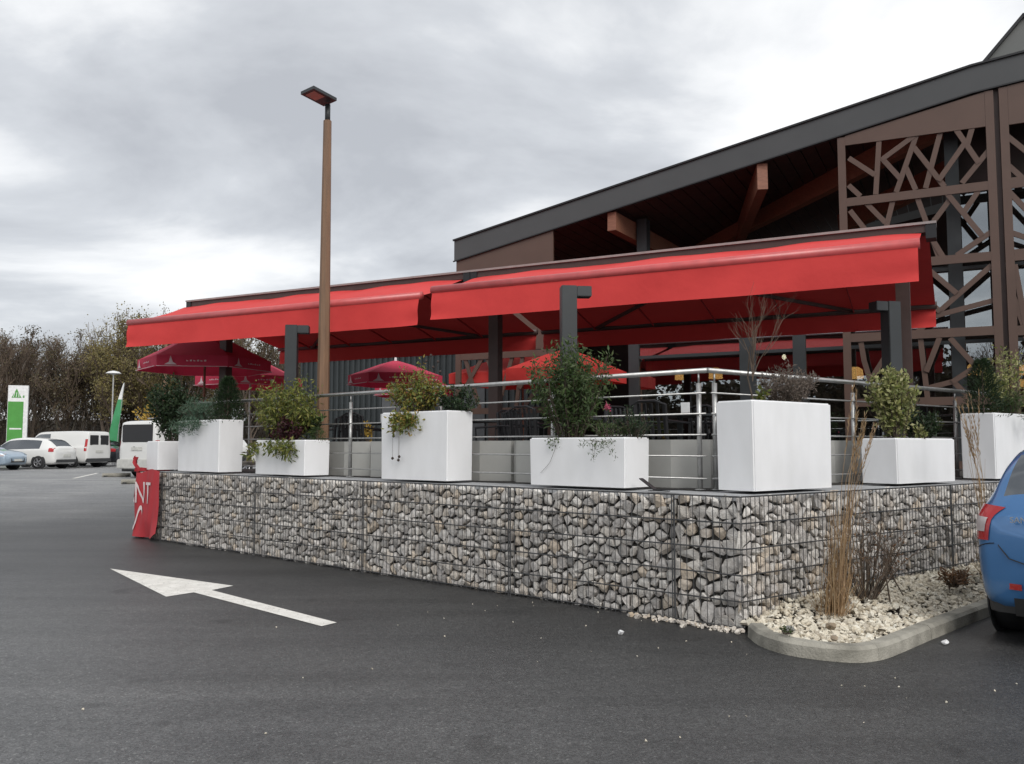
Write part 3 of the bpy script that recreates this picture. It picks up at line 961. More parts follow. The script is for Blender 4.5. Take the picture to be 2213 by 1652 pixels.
t = lattice('large brown lattice screen behind the right end of the red awning', 5.36, 7.87, lambda x: ft(x) - TH - .035, ((1.12, 1.25), (2.2, 2.34), (3.36, 3.51), (4.62, 4.77), (5.83, 5.98)), 0, ROWA)
xa, xb = .132, 7.87 - 5.36 - .132
MB().xz([(xa, 6.96 - 1.1), (xb, 6.93 - 1.1), (xb, ft(7.73) - TH - .04 - 1.1), (xa, ft(5.5) - TH - .04 - 1.1)], .003, .05).build('top_panel', M_brown, t, fix=True)
t = lattice('brown lattice screen cut by the picture edge, right of the dark slot', 7.95, 10.4, lambda x: ft(x) - TH - .035, ((1.12, 1.25), (2.2, 2.34), (3.33, 3.49), (4.58, 4.77), (5.81, 5.99)), 0, ROWB)
MB().xz([(.132, 6.90 - 1.1), (10.4 - 7.95 - .132, 6.90 - 1.1), (10.4 - 7.95 - .132, ft(10.2) - TH - .04 - 1.1), (.132, ft(8.1) - TH - .04 - 1.1)], .003, .05).build('top_panel', M_brown, t, fix=True)
lowm = [(2.5, 3.4, 2.15, 2.35), (2.1, 3.4, 2.5, 2.8), (1.95, 3.4, 1.6, 2.6), (1.35, 3.4, 1.65, 2.5), (1.1, 3.4, 1.25, 2.35), (.75, 3.38, 1.15, 2.75), (.5, 3.0, 1.0, 2.4)]
lattice('low brown lattice screen below the brown panel, in front of the orange parasols', -2.74, -.36, 3.54, ((1.12, 1.24), (2.2, 2.33), (3.40, 3.54)), 0, lowm)

# low annex with ribbed cladding
an = thing('annex_building', 'low dark annex with vertical ribbed cladding behind the terrace', 'building', FB(-11.0, 4.4), AB)
MB().b2((0, .05, .3), (8.2, 6, 4.2)).build('wall', M_clad, an)
x = 0.0
rib0 = MB().b2((0, 0, .3), (.07, .05, 4.2)).mesh('rib', M_clad)
while x < 8.1:
    link('rib', rib0, an, (x, 0, 0)); x += .2
MB().b2((-.1, -.06, 4.2), (8.3, 6.1, 4.38)).build('roof_edge', M_anth, an)
for dx in (3.1, 5.6):
    MB().b2((dx, -.012, 1.1), (dx + .95, .048, 3.1)).build('door', mat('grey door', (.10, .105, .11), .5), an)

# ------------------------------------------------------------------ awnings (frame of the front)
RY, RZ = -4.87, 4.21     # ridge line, local y and z


def loc_b(p):  # world to front frame
    d = Vector(p) - BB
    ca_, sa_ = math.cos(AB), math.sin(AB)
    return Vector((d.x * ca_ + d.y * sa_, -d.x * sa_ + d.y * ca_, d.z))


y_ridge = loc_b((0.838, 12.7, 0)).y
y_front = loc_b((0.746, 11.3, 0)).y
y_rear = loc_b((1.01, 15.3, 0)).y
ZF, ZR = 3.705, 3.56


def cloth(xa, xb, ya, za, yb, zb, seed, drop, sag=.05, scal=0.0):
    """awning cloth from roller (ya) to front bar (yb) with slack pillows"""
    mb = MB(); nx_, ny_ = 44, 8
    vs = []
    for j in range(ny_ + 1):
        t = j / ny_
        for i in range(nx_ + 1):
            s = i / nx_
            u = s * 3.0
            w = math.sin(PI * (u % 1.0)) if True else 0
            z = za + (zb - za) * t + sag * (w - .75) * math.sin(PI * min(1, t * 1.0)) ** 1 + .045 * (w - .6) * (1 - t) * scal + .006 * math.sin(s * 41 + t * 9 + seed)
            vs.append((xa + (xb - xa) * s, ya + (yb - ya) * t, z))
    fs = [(j * (nx_ + 1) + i, j * (nx_ + 1) + i + 1, (j + 1) * (nx_ + 1) + i + 1, (j + 1) * (nx_ + 1) + i) for j in range(ny_) for i in range(nx_)]
    return mb.add(vs, fs)


def valance(xa, xb, y, z0, z1, seed):
    mb = MB(); nx_, nz_ = 90, 9
    r_ = random.Random(seed)
    ph = [(r_.uniform(3, 30), r_.uniform(0, 6.28), r_.uniform(.15, 1)) for _ in range(9)]
    vs = []
    for j in range(nz_ + 1):
        t = j / nz_
        for i in range(nx_ + 1):
            s = i / nx_; x = xa + (xb - xa) * s
            w = sum(a * math.sin(f * s + p_ + 1.6 * t) for f, p_, a in ph) / 3
            endw = math.exp(-min(s, 1 - s) * 22)
            vs.append((x, y + .034 * w * t - .05 * endw * t * (1 + .6 * math.sin(6 * t)), z0 + (z1 - z0) * t + .010 * w * t))
    fs = [(j * (nx_ + 1) + i, (j + 1) * (nx_ + 1) + i, (j + 1) * (nx_ + 1) + i + 1, j * (nx_ + 1) + i + 1) for j in range(nz_) for i in range(nx_)]
    return mb.add(vs, fs)


M_seam = mat('red seam tape', (0.40, 0.028, 0.032), 0.8)


def awning(label, xa, xb, fa_, fb_, ra, rb, posts, seed, zf):
    o_ = FB(xa, y_ridge, TOP)
    t = thing('awning', label, 'awning', o_, AB, 'double sided awnings over the terrace')
    X = lambda x: x - xa
    Y = lambda y: y - y_ridge
    Z = lambda z: z - TOP
    MB().b2((0, -.10, Z(4.10)), (X(xb), .10, Z(4.19))).build('ridge_beam', M_dkbrown, t)
    MB().b2((-.02, -.13, Z(4.195)), (X(xb) + .02, .13, Z(4.225))).build('ridge_cover', mat('cover sheet', (.30, .27, .26), .5), t)
    MB().b2((-.015, -.115, Z(4.02)), (0.10, .115, Z(4.21))).build('end_cap', M_black, t)
    MB().b2((X(xb) - .10, -.115, Z(4.02)), (X(xb) + .015, .115, Z(4.21))).build('end_cap', M_black, t)
    cloth(X(fa_) + .02, X(fb_) - .02, -.10, Z(4.11), Y(y_front) + .03, Z(zf), seed, 0, .018, .55).build('front_cloth', M_red, t, True)
    cloth(X(ra) + .02, X(rb) - .02, .10, Z(4.11), Y(y_rear) - .03, Z(ZR), seed + 3, 0, .018, .55).build('rear_cloth', M_red, t, True)
    MB().tube([(X(fa_), Y(y_front), Z(zf)), (X(fb_), Y(y_front), Z(zf))], .062, 14).build('front_bar', M_redbar, t, True)
    MB().tube([(X(ra), Y(y_rear), Z(ZR)), (X(rb), Y(y_rear), Z(ZR))], .055, 12).build('rear_bar', M_dkbrown, t, True)
    valance(X(fa_) + .02, X(fb_) - .02, Y(y_front) - .035, Z(zf - .04), Z(zf - .43), seed).build('front_valance', M_red, t, True)
    valance(X(ra) + .02, X(rb) - .02, Y(y_rear) + .03, Z(ZR - .04), Z(ZR - .32), seed + 1).build('rear_valance', M_red, t, True)
    for k in range(1, 6):
        sx = fa_ + (fb_ - fa_) * k / 6
        sm = MB(); sm.bar((X(sx), -.14, Z(4.055)), (X(sx), Y(y_front) + .08, Z(zf - .035)), .012, .03)
        sm.bar((X(sx), .14, Z(4.055)), (X(sx), Y(y_rear) - .08, Z(ZR - .035)), .012, .03)
        sm.build('seam', M_seam, t)
    for ax in (fa_ + 1.15, fb_ - 1.15):
        q = 1 if ax < (fa_ + fb_) / 2 else -1
        a = MB(); a.bar((X(ax), -.1, Z(4.02)), (X(ax + q * .75), Y(y_front) * .48, Z(3.83)), .045, .06); a.bar((X(ax + q * .75), Y(y_front) * .48, Z(3.83)), (X(ax - q * .1), Y(y_front) + .05, Z(3.66)), .04, .05)
        a.build('folding_arm', M_dkbrown, t)
        a = MB(); a.bar((X(ax), .1, Z(4.02)), (X(ax + q * 1.25), Y(y_rear) * .5, Z(3.76)), .045, .06); a.bar((X(ax + q * 1.25), Y(y_rear) * .5, Z(3.76)), (X(ax - q * .1), Y(y_rear) - .05, Z(3.54)), .04, .05)
        a.build('folding_arm', M_dkbrown, t)
    for px in posts:
        MB().b2((X(px) - .08, -.08, 0), (X(px) + .08, .08, Z(4.098))).build('post', M_dkbrown, t)
        MB().b2((X(px) - .14, -.14, 0), (X(px) + .14, .14, .015)).build('base_plate', M_post, t)


XJ = .50
awning('left red awning of the terrace, with its far end above the crimson parasols', -5.62, XJ - .02, -5.72, XJ - .12, -5.62, XJ - .05, (-4.71,), 2, 3.655)
awning('right red awning of the terrace, reaching the brown lattice screens', XJ + .02, 6.99, XJ + .06, 6.86, XJ + .05, 6.94, (.89, 6.61), 7, 3.715)

# L shaped steel posts in front
for (px, py, br, lb) in ((.62, 9.5, 1, 'dark steel post with a short top bracket, behind the big green shrub'), (-3.21, 12.6, 1, 'dark steel post with a short top bracket, left of the tall brown lamp post'), (4.63, 10.55, -1, 'dark steel post with a short top bracket, behind the variegated shrub')):
    a_ = R(5) if px < 3 else R(14)
    t = thing('steel_post', lb, 'post', (px, py, TOP), a_, 'steel posts with top brackets')
    MB().b2((-.085, -.085, 0), (.085, .085, 2.16)).build('shaft', M_post, t, bevel=.006)
    b_ = MB().b2((.0865 if br > 0 else -.25, -.08, 2.04), (.25 if br > 0 else -.0865, .08, 2.155))
    b_.build('bracket', M_post, t, bevel=.006)
    MB().b2((-.15, -.15, 0), (.15, .15, .014)).build('base_plate', M_post, t)

# tall lamp post
t = thing('lamp_post', 'tall tapering brown lamp post with a flat dark head above the awning', 'street lamp', (-2.74, 12.6, TOP), R(20))
mb = MB(); vs = []
n = 8
mb.lathe([(.098, 0), (.060, 5.22)], 8)
mb.build('pole', M_polewood, t)
MB().lathe([(.040, 5.18), (.040, 5.47)], 12).build('neck', M_post, t, True)
h = MB()
u_ = Vector((-.226, -.356, 0)).normalized(); v_ = Vector((.216, -.195, 0)).normalized()
inv = Matrix.Rotation(-R(20), 3, 'Z')
u_ = inv @ u_; v_ = inv @ v_
pc = Vector((0, 0, 5.50))
pts4 = [pc - u_ * .05 + v_ * .16, pc - u_ * .05 - v_ * .16, pc + u_ * .42 - v_ * .16 + Vector((0, 0, .02)), pc + u_ * .42 + v_ * .16 + Vector((0, 0, .02))]
h.add([p + Vector((0, 0, 0)) for p in pts4] + [p + Vector((0, 0, .045)) for p in pts4], [(0, 1, 2, 3), (7, 6, 5, 4), (0, 4, 5, 1), (1, 5, 6, 2), (2, 6, 7, 3), (3, 7, 4, 0)])
ho = h.build('lamp_head', M_post, t, fix=True)
g = MB(); q = [pc + u_ * a + v_ * b + Vector((0, 0, -.004 + .02 * a / .42)) for a, b in ((.16, .11), (.16, -.11), (.37, -.11), (.37, .11))]
g.add(q + [p + Vector((0, 0, .004)) for p in q], [(0, 1, 2, 3), (7, 6, 5, 4), (0, 4, 5, 1), (1, 5, 6, 2), (2, 6, 7, 3), (3, 7, 4, 0)])
g.build('lens', mat('lamp lens', (.42, .20, .15), .3), ho, fix=True)

# ------------------------------------------------------------------ railings
RAILZ = (1.205, 1.41, 1.606, 1.80, 1.99)


def railing(face, ang, x0, x1, posts, label):
    b = face(0, 0)
    t = thing('railing', label, 'railing', (b.x, b.y, TOP), ang, 'steel railings round the terrace')
    MB().tube([(x0, 0, 2.2 - TOP), (x1, 0, 2.2 - TOP)], .024, 12).build('handrail', M_steel, t, True)
    for z in RAILZ:
        MB().tube([(x0, -.035, z - TOP), (x1, -.035, z - TOP)], .0085, 8).build('rail', M_steel, t, True)
    for px in posts:
        MB().tube([(px, 0, 0), (px, 0, 2.085 - TOP)], .024, 12).build('rail_post', M_steel, t, True)
        MB().tube([(px, 0, 2.085 - TOP), (px, 0, 2.18 - TOP)], .009, 8).build('stem', M_steel, t, True)
        MB().lathe([(.05, 0), (.05, .008)], 14, c=(px, 0, 0)).build('foot_flange', M_steel, t)


railing(RL, AL, -9.6, -.004, (-.095, -1.85, -3.6, -5.34, -7.1, -8.9), 'steel railing along the front of the terrace above the long gabion run')
railing(RR, AR, .004, 5.7, (.095, 2.45, 4.83), 'steel railing along the short side of the terrace, ending at the dark conifer')
p = RL(-6.55, -.06)
tag(MB().b2((-.09, -.008, 2.13), (.09, .008, 2.24)).build('sign_plate', M_whiteplate, loc=(p.x, p.y, 0), rz=AL), 'blank white plate fixed on the handrail left of the lamp post', 'sign')

# grey troughs behind the railing
tp = MB()
prof = [(-.62, .10), (-.42, -.10), (.30, -.10), (.62, .10), (.62, .30), (-.62, .30)]
tp.prism(prof, 0, .475)
tme = tp.mesh('grey_trough', M_grey)
k = 0
names = ['nearest the railing corner', 'behind the low planter with the big green shrub', 'right of the tall planter with the autumn shrub', 'behind the tall planter with the autumn shrub', 'between the lamp post and the tall planter', 'behind the low planter with the yellow green bush']
for i, x in enumerate((-.82, -2.12, -3.42, -4.72, -6.02, -7.32)):
    q = RL(x, .30)
    o = link('trough', tme, None, (q.x, q.y, TOP - .01), (0, 0, AL + (R(3) if i % 2 else R(-2))))
    tag(o, 'light grey trough on the terrace ' + names[i], 'trough', 'grey troughs behind the railing')
for i, x in enumerate((1.55, 2.85)):
    q = RR(x, .32)
    o = link('trough', tme, None, (q.x, q.y, TOP - .01), (0, 0, AR))
    tag(o, 'light grey trough behind the short railing, ' + ('beside the corner planter' if i == 0 else 'behind the variegated shrub'), 'trough', 'grey troughs behind the railing')
# folded dark strip lying on the wall top near the corner
q = RL(-.15, -.42)
mb = MB(); mb.bar((-.34, .04, .115), (-.16, 0, .02), .05, .008); mb.bar((-.16, 0, .018), (.12, -.03, .03), .05, .010); mb.bar((-.2, -.04, .014), (.02, -.06, .014), .03, .006)
tag(mb.build('metal_strip', M_black, loc=(q.x, q.y, TOP - .01), rz=AL), 'bent black metal strip lying on the wall top beside the corner planter', 'metal strip')

# ------------------------------------------------------------------ planters


def planter(face, ang, x0, x1, h, label, y0=.10, d=.40):
    c = face((x0 + x1) / 2, y0 + d / 2)
    t = thing('planter', label, 'planter', (c.x, c.y, TOP + .016), ang, 'white planters on the terrace wall')
    w = x1 - x0
    tk = .03
    b = bmesh.new()
    tf = .985
    P = [(-w / 2, -d / 2), (w / 2, -d / 2), (w / 2, d / 2), (-w / 2, d / 2)]
    rings = [[(x * tf, y * tf, 0) for x, y in P], [(x, y, h) for x, y in P], [(x - math.copysign(tk, x), y - math.copysign(tk, y), h) for x, y in P], [(x - math.copysign(tk, x), y - math.copysign(tk, y), h - .07) for x, y in P]]
    V = [[b.verts.new(p) for p in r] for r in rings]
    for i in range(3):
        for k in range(4):
            b.faces.new((V[i][k], V[i][(k + 1) % 4], V[i + 1][(k + 1) % 4], V[i + 1][k]))
    b.faces.new(V[0][::-1]); b.faces.new(V[3])
    bmesh.ops.recalc_face_normals(b, faces=b.faces)
    ed = [e for e in b.edges if (abs(e.verts[0].co.z - e.verts[1].co.z) > .3 or (e.verts[0].co.z > h - .01 and e.verts[1].co.z > h - .01))]
    bmesh.ops.bevel(b, geom=ed, offset=.012, segments=3, affect='EDGES')
    me = bpy.data.meshes.new('tub'); b.to_mesh(me); b.free(); me.materials.append(M_white)
    me.polygons.foreach_set('use_smooth', [True] * len(me.polygons))
    try: me.set_sharp_from_angle(angle=R(35))
    except Exception: pass
    link('tub', me, t)
    MB().box((0, 0, h - .09), (w - 2 * tk - .004, d - 2 * tk - .004, .05)).build('soil', M_soil, t)
    return t


TALL, LOW = .785, .47
PLT = [
    (FL, AL, -10.85, -10.44, LOW, 'low white planter beside the red banner, holding a dark leafy shrub'),
    (FL, AL, -9.77, -8.50, TALL, 'tall white planter with blue green trailing needles and a dark conifer'),
    (FL, AL, -7.51, -6.30, LOW, 'low white planter with the yellow green bush and purple leaves'),
    (FL, AL, -4.74, -3.58, TALL, 'tall white planter with the autumn coloured shrub and hanging seed heads'),
    (FL, AL, -2.38, -1.20, LOW, 'low white planter with the big green shrub and a pink flower'),
    (FR, AR, .33, 1.53, TALL, 'tall white planter at the wall corner with the bare sapling'),
    (FR, AR, 2.72, 3.98, LOW, 'low white planter with the variegated yellow green shrub'),
    (FR, AR, 5.0, 6.15, TALL, 'tall white planter behind the blue car with a dark conifer'),
]
for i, (f_, a_, x0, x1, h_, lb) in enumerate(PLT):
    planter(f_, a_, x0, x1, h_, lb, d=1.12 if i == 0 else .40)

# ------------------------------------------------------------------ planting
rp = random.Random(21)


def leaf(mb, p, d, L_, w, up=None):
    """one folded leaf from p along d"""
    d = d.normalized()
    s = d.cross(Vector((rp.gauss(0, 1), rp.gauss(0, 1), rp.gauss(0, 1))))
    if s.length < 1e-4: return
    s.normalize(); n_ = s.cross(d)
    m = p + d * L_ * .45
    mb.add([p, m + s * w * .5 + n_ * w * .16, p + d * L_, m - s * w * .5 + n_ * w * .16, m - n_ * w * .04], [(0, 4, 2, 1), (0, 3, 2, 4)])


def unit():
    v = Vector((rp.gauss(0, 1), rp.gauss(0, 1), rp.gauss(0, 1)))
    return v.normalized()


def bush(name, label, base, rx, ry, h, leafm, n=900, ll=.05, lw=.024, stems=16, droop=.0, ang=0.0, flat=.55, cat='shrub', barkm=None, group=None, trail=0, spread=.3, ragged=.45):
    """stems fan out from the base; leaves sit along their outer halves"""
    t = thing(name, label, cat, base, ang, group)
    st = MB(); lf = MB()
    tips = []
    for k in range(stems):
        a = rp.uniform(0, 2 * PI); r = math.sqrt(rp.random())
        top = Vector((math.cos(a) * rx * r * 1.12, math.sin(a) * ry * r * 1.1, h * (1 - flat * .8 * r * r) * rp.uniform(1 - ragged * .8, 1.14)))
        b0 = Vector((math.cos(a) * rx * .25 * r, math.sin(a) * ry * .25 * r, 0))
        mid = b0 * .5 + top * .5 + Vector((rp.gauss(0, .03), rp.gauss(0, .03), h * .08))
        st.tube([b0, mid, top], [.006, .004, .0018], 4, False)
        tips.append((b0, mid, top))
    for k in range(trail):
        a = rp.uniform(-PI * .95, -PI * .05)
        e0 = Vector((rp.uniform(-rx, rx) * .8, -.12, .02)); e1 = e0 + Vector((rp.gauss(0, .05), -.13, .01)); e2 = e1 + Vector((rp.gauss(0, .04), -.02, -rp.uniform(.05, .2)))
        st.tube([e0, e1, e2], [.003, .002, .0012], 4, False)
        tips.append((e0, e1, e2))
    for k in range(n):
        b0, mid, top = rp.choice(tips)
        t_ = rp.random() ** .6
        c = (b0 * (1 - t_) ** 2 + mid * 2 * t_ * (1 - t_) + top * t_ * t_)
        if t_ < .22 and rp.random() < .6: continue
        q = c + Vector((rp.gauss(0, 1), rp.gauss(0, 1), rp.gauss(0, .9))) * spread * .16 * (rx + ry)
        if q.z < -.0 and q.y > -.11: q.z = rp.uniform(0, .05)
        d = (q - c) * 3 + unit() * .5 + Vector((0, 0, .25 - droop * 1.6))
        s = rp.uniform(.65, 1.3)
        leaf(lf, q, d, ll * s, lw * s)
    st.build('stem', barkm or M_bark, t)
    lf.build('foliage', leafm, t)
    return t


def conifer(name, label, base, r, h, leafm, n=1500, ll=.035, ang=0.0, cat='conifer', pw=.6):
    t = thing(name, label, cat, base, ang)
    st = MB().tube([(0, 0, 0), (0, 0, h * .9)], [.012, .004], 5, False)
    lf = MB()
    for k in range(n):
        z = h * rp.random() ** .9
        rr = r * (1 - z / h) ** pw * (.85 + .3 * math.sin(7 * z / h + k % 5)) + .02
        a = rp.uniform(0, 2 * PI); q = rr * (rp.random() ** .35)
        p = Vector((math.cos(a) * q, math.sin(a) * q, z))
        leaf(lf, p, Vector((math.cos(a), math.sin(a), .9)) + unit() * .6, ll * rp.uniform(.7, 1.4), ll * .22)
    st.build('trunk', M_bark, t); lf.build('foliage', leafm, t)
    return t


zT, zL = TOP + TALL - .045, TOP + LOW - .045
# planter beside the banner
bush('leafy_shrub', 'dark green leafy shrub in the low planter beside the red banner', FL(-10.72, .50, zL), .44, .42, 1.08, LF_dark, 3600, .066, .034, 32, ang=AL, flat=.4)
# tall planter far end
bush('trailing_rosemary', 'blue green needle plant spilling over the tall far planter', FL(-9.34, .24, zT), .44, .24, .36, LF_glauc, 3200, .065, .010, 46, ang=AL, trail=18, flat=.3)
conifer('dark_conifer', 'dark green conifer in the tall far planter, under the crimson parasols', FL(-8.70, .34, zT), .27, .70, LF_dark, 3000, .055, AL)
# low planter yellow green bush
bush('yellow_green_bush', 'wide yellow green bush in the low planter left of the lamp post', FL(-7.04, .28, zL), .68, .30, .95, LF_yellow, 4300, .07, .022, 60, droop=.35, ang=AL, flat=.45, trail=10)
bush('purple_plant', 'dark purple leaved plant below the yellow green bush', FL(-6.86, .18, zL), .34, .14, .36, LF_purple, 800, .06, .03, 18, ang=AL)
conifer('dwarf_conifer', 'tiny round green dwarf conifer at the end of the low planter near the lamp post', FL(-6.40, .36, zL), .13, .22, LF_green, 700, .03, AL, pw=.4)
bush('green_filler', 'bright green leafy plant just behind the low planter near the lamp post', FL(-6.69, .5, zL + .12), .22, .12, .34, LF_green, 500, .07, .035, 12, ang=AL)
# tall planter, autumn coloured shrub
bush('autumn_shrub', 'green and orange autumn shrub hanging over the tall white planter', FL(-4.32, .27, zT), .42, .24, .58, LF_orange, 2900, .052, .022, 40, droop=.2, ang=AL, trail=12)
bush('dark_low_shrub', 'low dark green shrub behind the right end of the tall autumn planter', FL(-3.71, .42, zT), .27, .16, .36, LF_dark, 1100, .045, .02, 16, ang=AL)
# seed heads on thin stalks: some hang over the planter face, some stand up
t = thing('seed_head_plant', 'thin stalks with round dark seed heads hanging down the tall planter face', 'plant', FL(-4.36, .24, zT), AL)
sk = MB(); hd = []
for (dx, z, y) in ((-.10, -.16, -.17), (-.11, -.22, -.17), (.16, -.12, -.18), (-.10, -.48, -.19), (.02, -.46, -.19), (.0, -.50, -.185)):
    sk.tube([(0, 0, 0), (dx * .4, -.12, .10), (dx, y, z * .4), (dx, y, z)], .0016, 4, False); hd.append((dx, y, z))
for (dx, z) in ((.22, .66), (.30, .72), (.34, .58), (.42, .64), (.16, .60), (.46, .52)):
    sk.tube([(.1, .05, 0), (dx * .7, .06, z * .5), (dx, .04, z)], .0018, 4, False); hd.append((dx, .04, z))
sk.build('stalk', M_bark, t)
sh = MB().lathe([(.002, -.018), (.014, -.010), (.017, .002), (.010, .014), (.002, .018)], 8).mesh('seed_head', mat('seed heads', (.05, .035, .03), .8), True)
for p in hd: link('seed_head', sh, t, p)
# low planter, big green shrub
bush('big_green_shrub', 'big rounded green shrub in the low planter in front of a dark post', FL(-1.98, .28, zL), .46, .32, .96, LF_green, 5000, .058, .018, 60, droop=.25, ang=AL, flat=.3, ragged=.4)
bush('grey_green_plant', 'low grey green plant between the big green shrub and the dwarf shrub', FL(-1.50, .24, zL), .24, .18, .28, LF_green, 900, .035, .008, 20, ang=AL, trail=5)
bush('dark_dwarf_shrub', 'dark green dwarf shrub at the railing end of the low planter', FL(-1.28, .34, zL), .20, .14, .33, LF_dark, 1000, .035, .009, 18, ang=AL)
t = bush('pink_flower', 'single pink flower between the big green shrub and the dwarf shrub', FL(-1.55, .3, zL + .02), .03, .03, .33, LF_green, 40, .03, .012, 3, ang=AL, cat='flower')
f_ = MB()
for k in range(26): leaf(f_, Vector((rp.gauss(0, .02), rp.gauss(0, .02), .33 + rp.gauss(0, .012))), unit() + Vector((0, 0, .4)), .035, .022)
f_.build('petals', M_pink, t)
# trailing creeper down the face of that planter
t = thing('creeper', 'thin creeper hanging down the face of the low planter below the big shrub', 'plant', FL(-2.06, .1, zL + .07), AL)
c_ = MB().tube([(0, .06, 0), (.02, -.012, -.02), (.03, -.012, -.12), (-.04, -.014, -.26), (-.16, -.012, -.36)], .002, 4, False)
c_.build('stem', M_bark, t)
f_ = MB()
for k in range(46): leaf(f_, Vector((rp.gauss(.01, .04), -.03 + rp.gauss(0, .012), -abs(rp.gauss(0, .06)))), unit() + Vector((0, -.3, -.6)), .03, .014)
f_.build('foliage', LF_green, t)

# corner planter: bare sapling, brown shrub, sprouts


def sapling(name, label, base, h, spread, ang=0, m=M_twig, cat='sapling', seed=3, r0=.010, lean=(0, 0)):
    rs = random.Random(seed)
    t = thing(name, label, cat, base, ang)
    tr = MB(); tw = MB()
    def grow(p, d, L_, r, lv):
        q = p + d * L_
        (tr if lv == 0 else tw).tube([p, (p + q) / 2 + Vector((rs.gauss(0, L_ * .04), rs.gauss(0, L_ * .04), 0)), q], [r, r * .85, r * .6], 5 if lv < 2 else 3, False)
        if lv > 3: return
        for k in range(rs.choice((2, 3, 3)) if lv else 6):
            t_ = rs.uniform(.35, 1)
            nd = (d + Vector((rs.gauss(0, spread), rs.gauss(0, spread), rs.uniform(-.05, .35)))).normalized()
            grow(p + d * L_ * t_, nd, L_ * rs.uniform(.5, .8), r * .55, lv + 1)
    grow(Vector((0, 0, 0)), Vector((lean[0], lean[1], 1)).normalized(), h * .42, r0, 0)
    tr.build('trunk', M_bark if m is M_twig else m, t); tw.build('twigs', m, t)
    return t


sapling('bare_sapling', 'leafless sapling with fine twigs standing in the corner planter', FR(0.55, .24, zT), 1.30, .36, AR, seed=8, r0=.009, lean=(-.10, 0))
bush('heather_shrub', 'grey brown heather like shrub in the corner planter', FR(1.11, .27, zT), .34, .2, .40, LF_grey, 2600, .045, .009, 40, ang=AR, flat=.4)
bush('green_sprout', 'small yellow green sprout at the edge of the corner planter', FR(0.63, .2, zT), .10, .06, .16, LF_yellow, 70, .05, .025, 6, ang=AR, cat='plant')
# low planter, variegated shrub
bush('variegated_shrub', 'upright variegated yellow green shrub in the low planter on the short side', FR(3.04, .28, zL), .30, .2, .80, LF_var, 3000, .052, .028, 40, ang=AR, flat=.3, ragged=.3)
bush('dark_round_shrub', 'dark green rounded shrub beside the variegated shrub', FR(3.60, .3, zL), .28, .17, .42, LF_dark, 1400, .045, .018, 22, ang=AR)
bush('variegated_sprig', 'short variegated sprig at the foot of the dark rounded shrub', FR(3.34, .16, zL), .10, .06, .2, LF_var, 120, .045, .024, 8, ang=AR, cat='plant')
# last tall planter
conifer('tall_dark_conifer', 'tall dark conifer in the last tall planter beside the lattice', FR(5.24, .32, zT), .26, .72, LF_dark, 2600, .05, AR)
bush('variegated_bush', 'broad variegated bush at the right end of the last tall planter', FR(5.84, .27, zT), .36, .26, .86, LF_var, 1700, .048, .024, 30, ang=AR, flat=.35)
bush('green_needle_plant', 'green needle plant drooping over the last tall planter', FR(5.66, .16, zT), .26, .12, .34, LF_green, 900, .07, .008, 20, ang=AR, trail=6)


def grass_clump(name, label, base, h, r, n, m, lean=(0, 0), plume=0, cat='ornamental grass'):
    t = thing(name, label, cat, base)
    g = MB(); pl = MB()
    for k in range(n):
        a = rp.uniform(0, 2 * PI); q = r * rp.random() ** .8
        tall = rp.random() < .34
        hh = h * (rp.uniform(.42, 1.0) if tall else rp.uniform(.1, .5))
        f = rp.uniform(.1, 1.0) if tall else rp.uniform(.8, 2.4)
        p = Vector((math.cos(a) * q, math.sin(a) * q, 0))
        b = Vector((math.cos(a) * q * (f + .4) * .8 + lean[0] * hh * .2 + rp.gauss(0, .03), math.sin(a) * q * f, hh * rp.uniform(.4, .6)))
        e_ = Vector((math.cos(a) * q * f + rp.gauss(0, .05) + lean[0] * hh * .5, math.sin(a) * q * f + rp.gauss(0, .03), hh * (1 if tall else rp.uniform(.5, 1))))
        w = rp.uniform(.0015, .0035)
        s = Vector((math.cos(a + 1.5), math.sin(a + 1.5), 0)) * w
        g.add([p - s, p + s, b + s * .9, e_ + s * .3, e_ - s * .3, b - s * .9], [(0, 1, 2, 5), (5, 2, 3, 4)])
    for k in range(plume):
        p = Vector((lean[0] * h * .3 + rp.gauss(0, .03), lean[1] * h * .3, h * rp.uniform(.75, .9)))
        e_ = Vector((p.x + lean[0] * .35 * h + rp.gauss(0, .05), p.y, h * rp.uniform(1.12, 1.5)))
        g.tube([(p.x * .2, 0, h * .3), p, e_], [.0025, .002, .0012], 4, False)
        for j in range(38):
            t_ = rp.uniform(.25, 1.0)
            leaf(pl, p + (e_ - p) * t_, (e_ - p).normalized() + unit() * .35, .055, .007)
    g.build('blades', m, t)
    if plume: pl.build('plume', m, t)
    return t


grass_clump('dry_grass', 'tall dry straw coloured grass growing from the white gravel at the wall', (2.62, 7.22, .14), .98, .15, 230, LF_straw, (.16, .02), 0)
grass_clump('feather_grass', 'dry plume stems rising from the tall grass in front of the white planters', (2.66, 7.18, .15), 1.25, .05, 70, LF_straw, (.30, .05), 9)
grass_clump('dry_plume_grass', 'dry plume grass in front of the last tall planter, behind the blue car', (4.75, 8.75, .17), 1.25, .10, 60, LF_straw, (-.20, .0), 9)
sapling('withered_shrub', 'withered brown shrub with thin bare branches against the gabion wall', (3.26, 7.62, .16), 1.05, .6, 0, M_twig, 'shrub', 17, .008)
bush('withered_leaves_shrub', 'withered dark brown shrub between the dry grass and the blue car', (3.1, 7.75, .17), .40, .22, .80, LF_rust, 420, .035, .012, 40)
for k, (x, y, lx, ly) in enumerate(((3.05, 7.6, .35, .1), (3.5, 7.9, -.3, 0))):
    sapling('dead_branch', ('grey dead branch slanting out of the gravel beside the withered shrub', 'grey dead branch leaning against the wall near the blue car')[k], (x, y, .17), .62, .2, 0, M_twig, 'branch', 30 + k, .006, (lx * 2, ly))
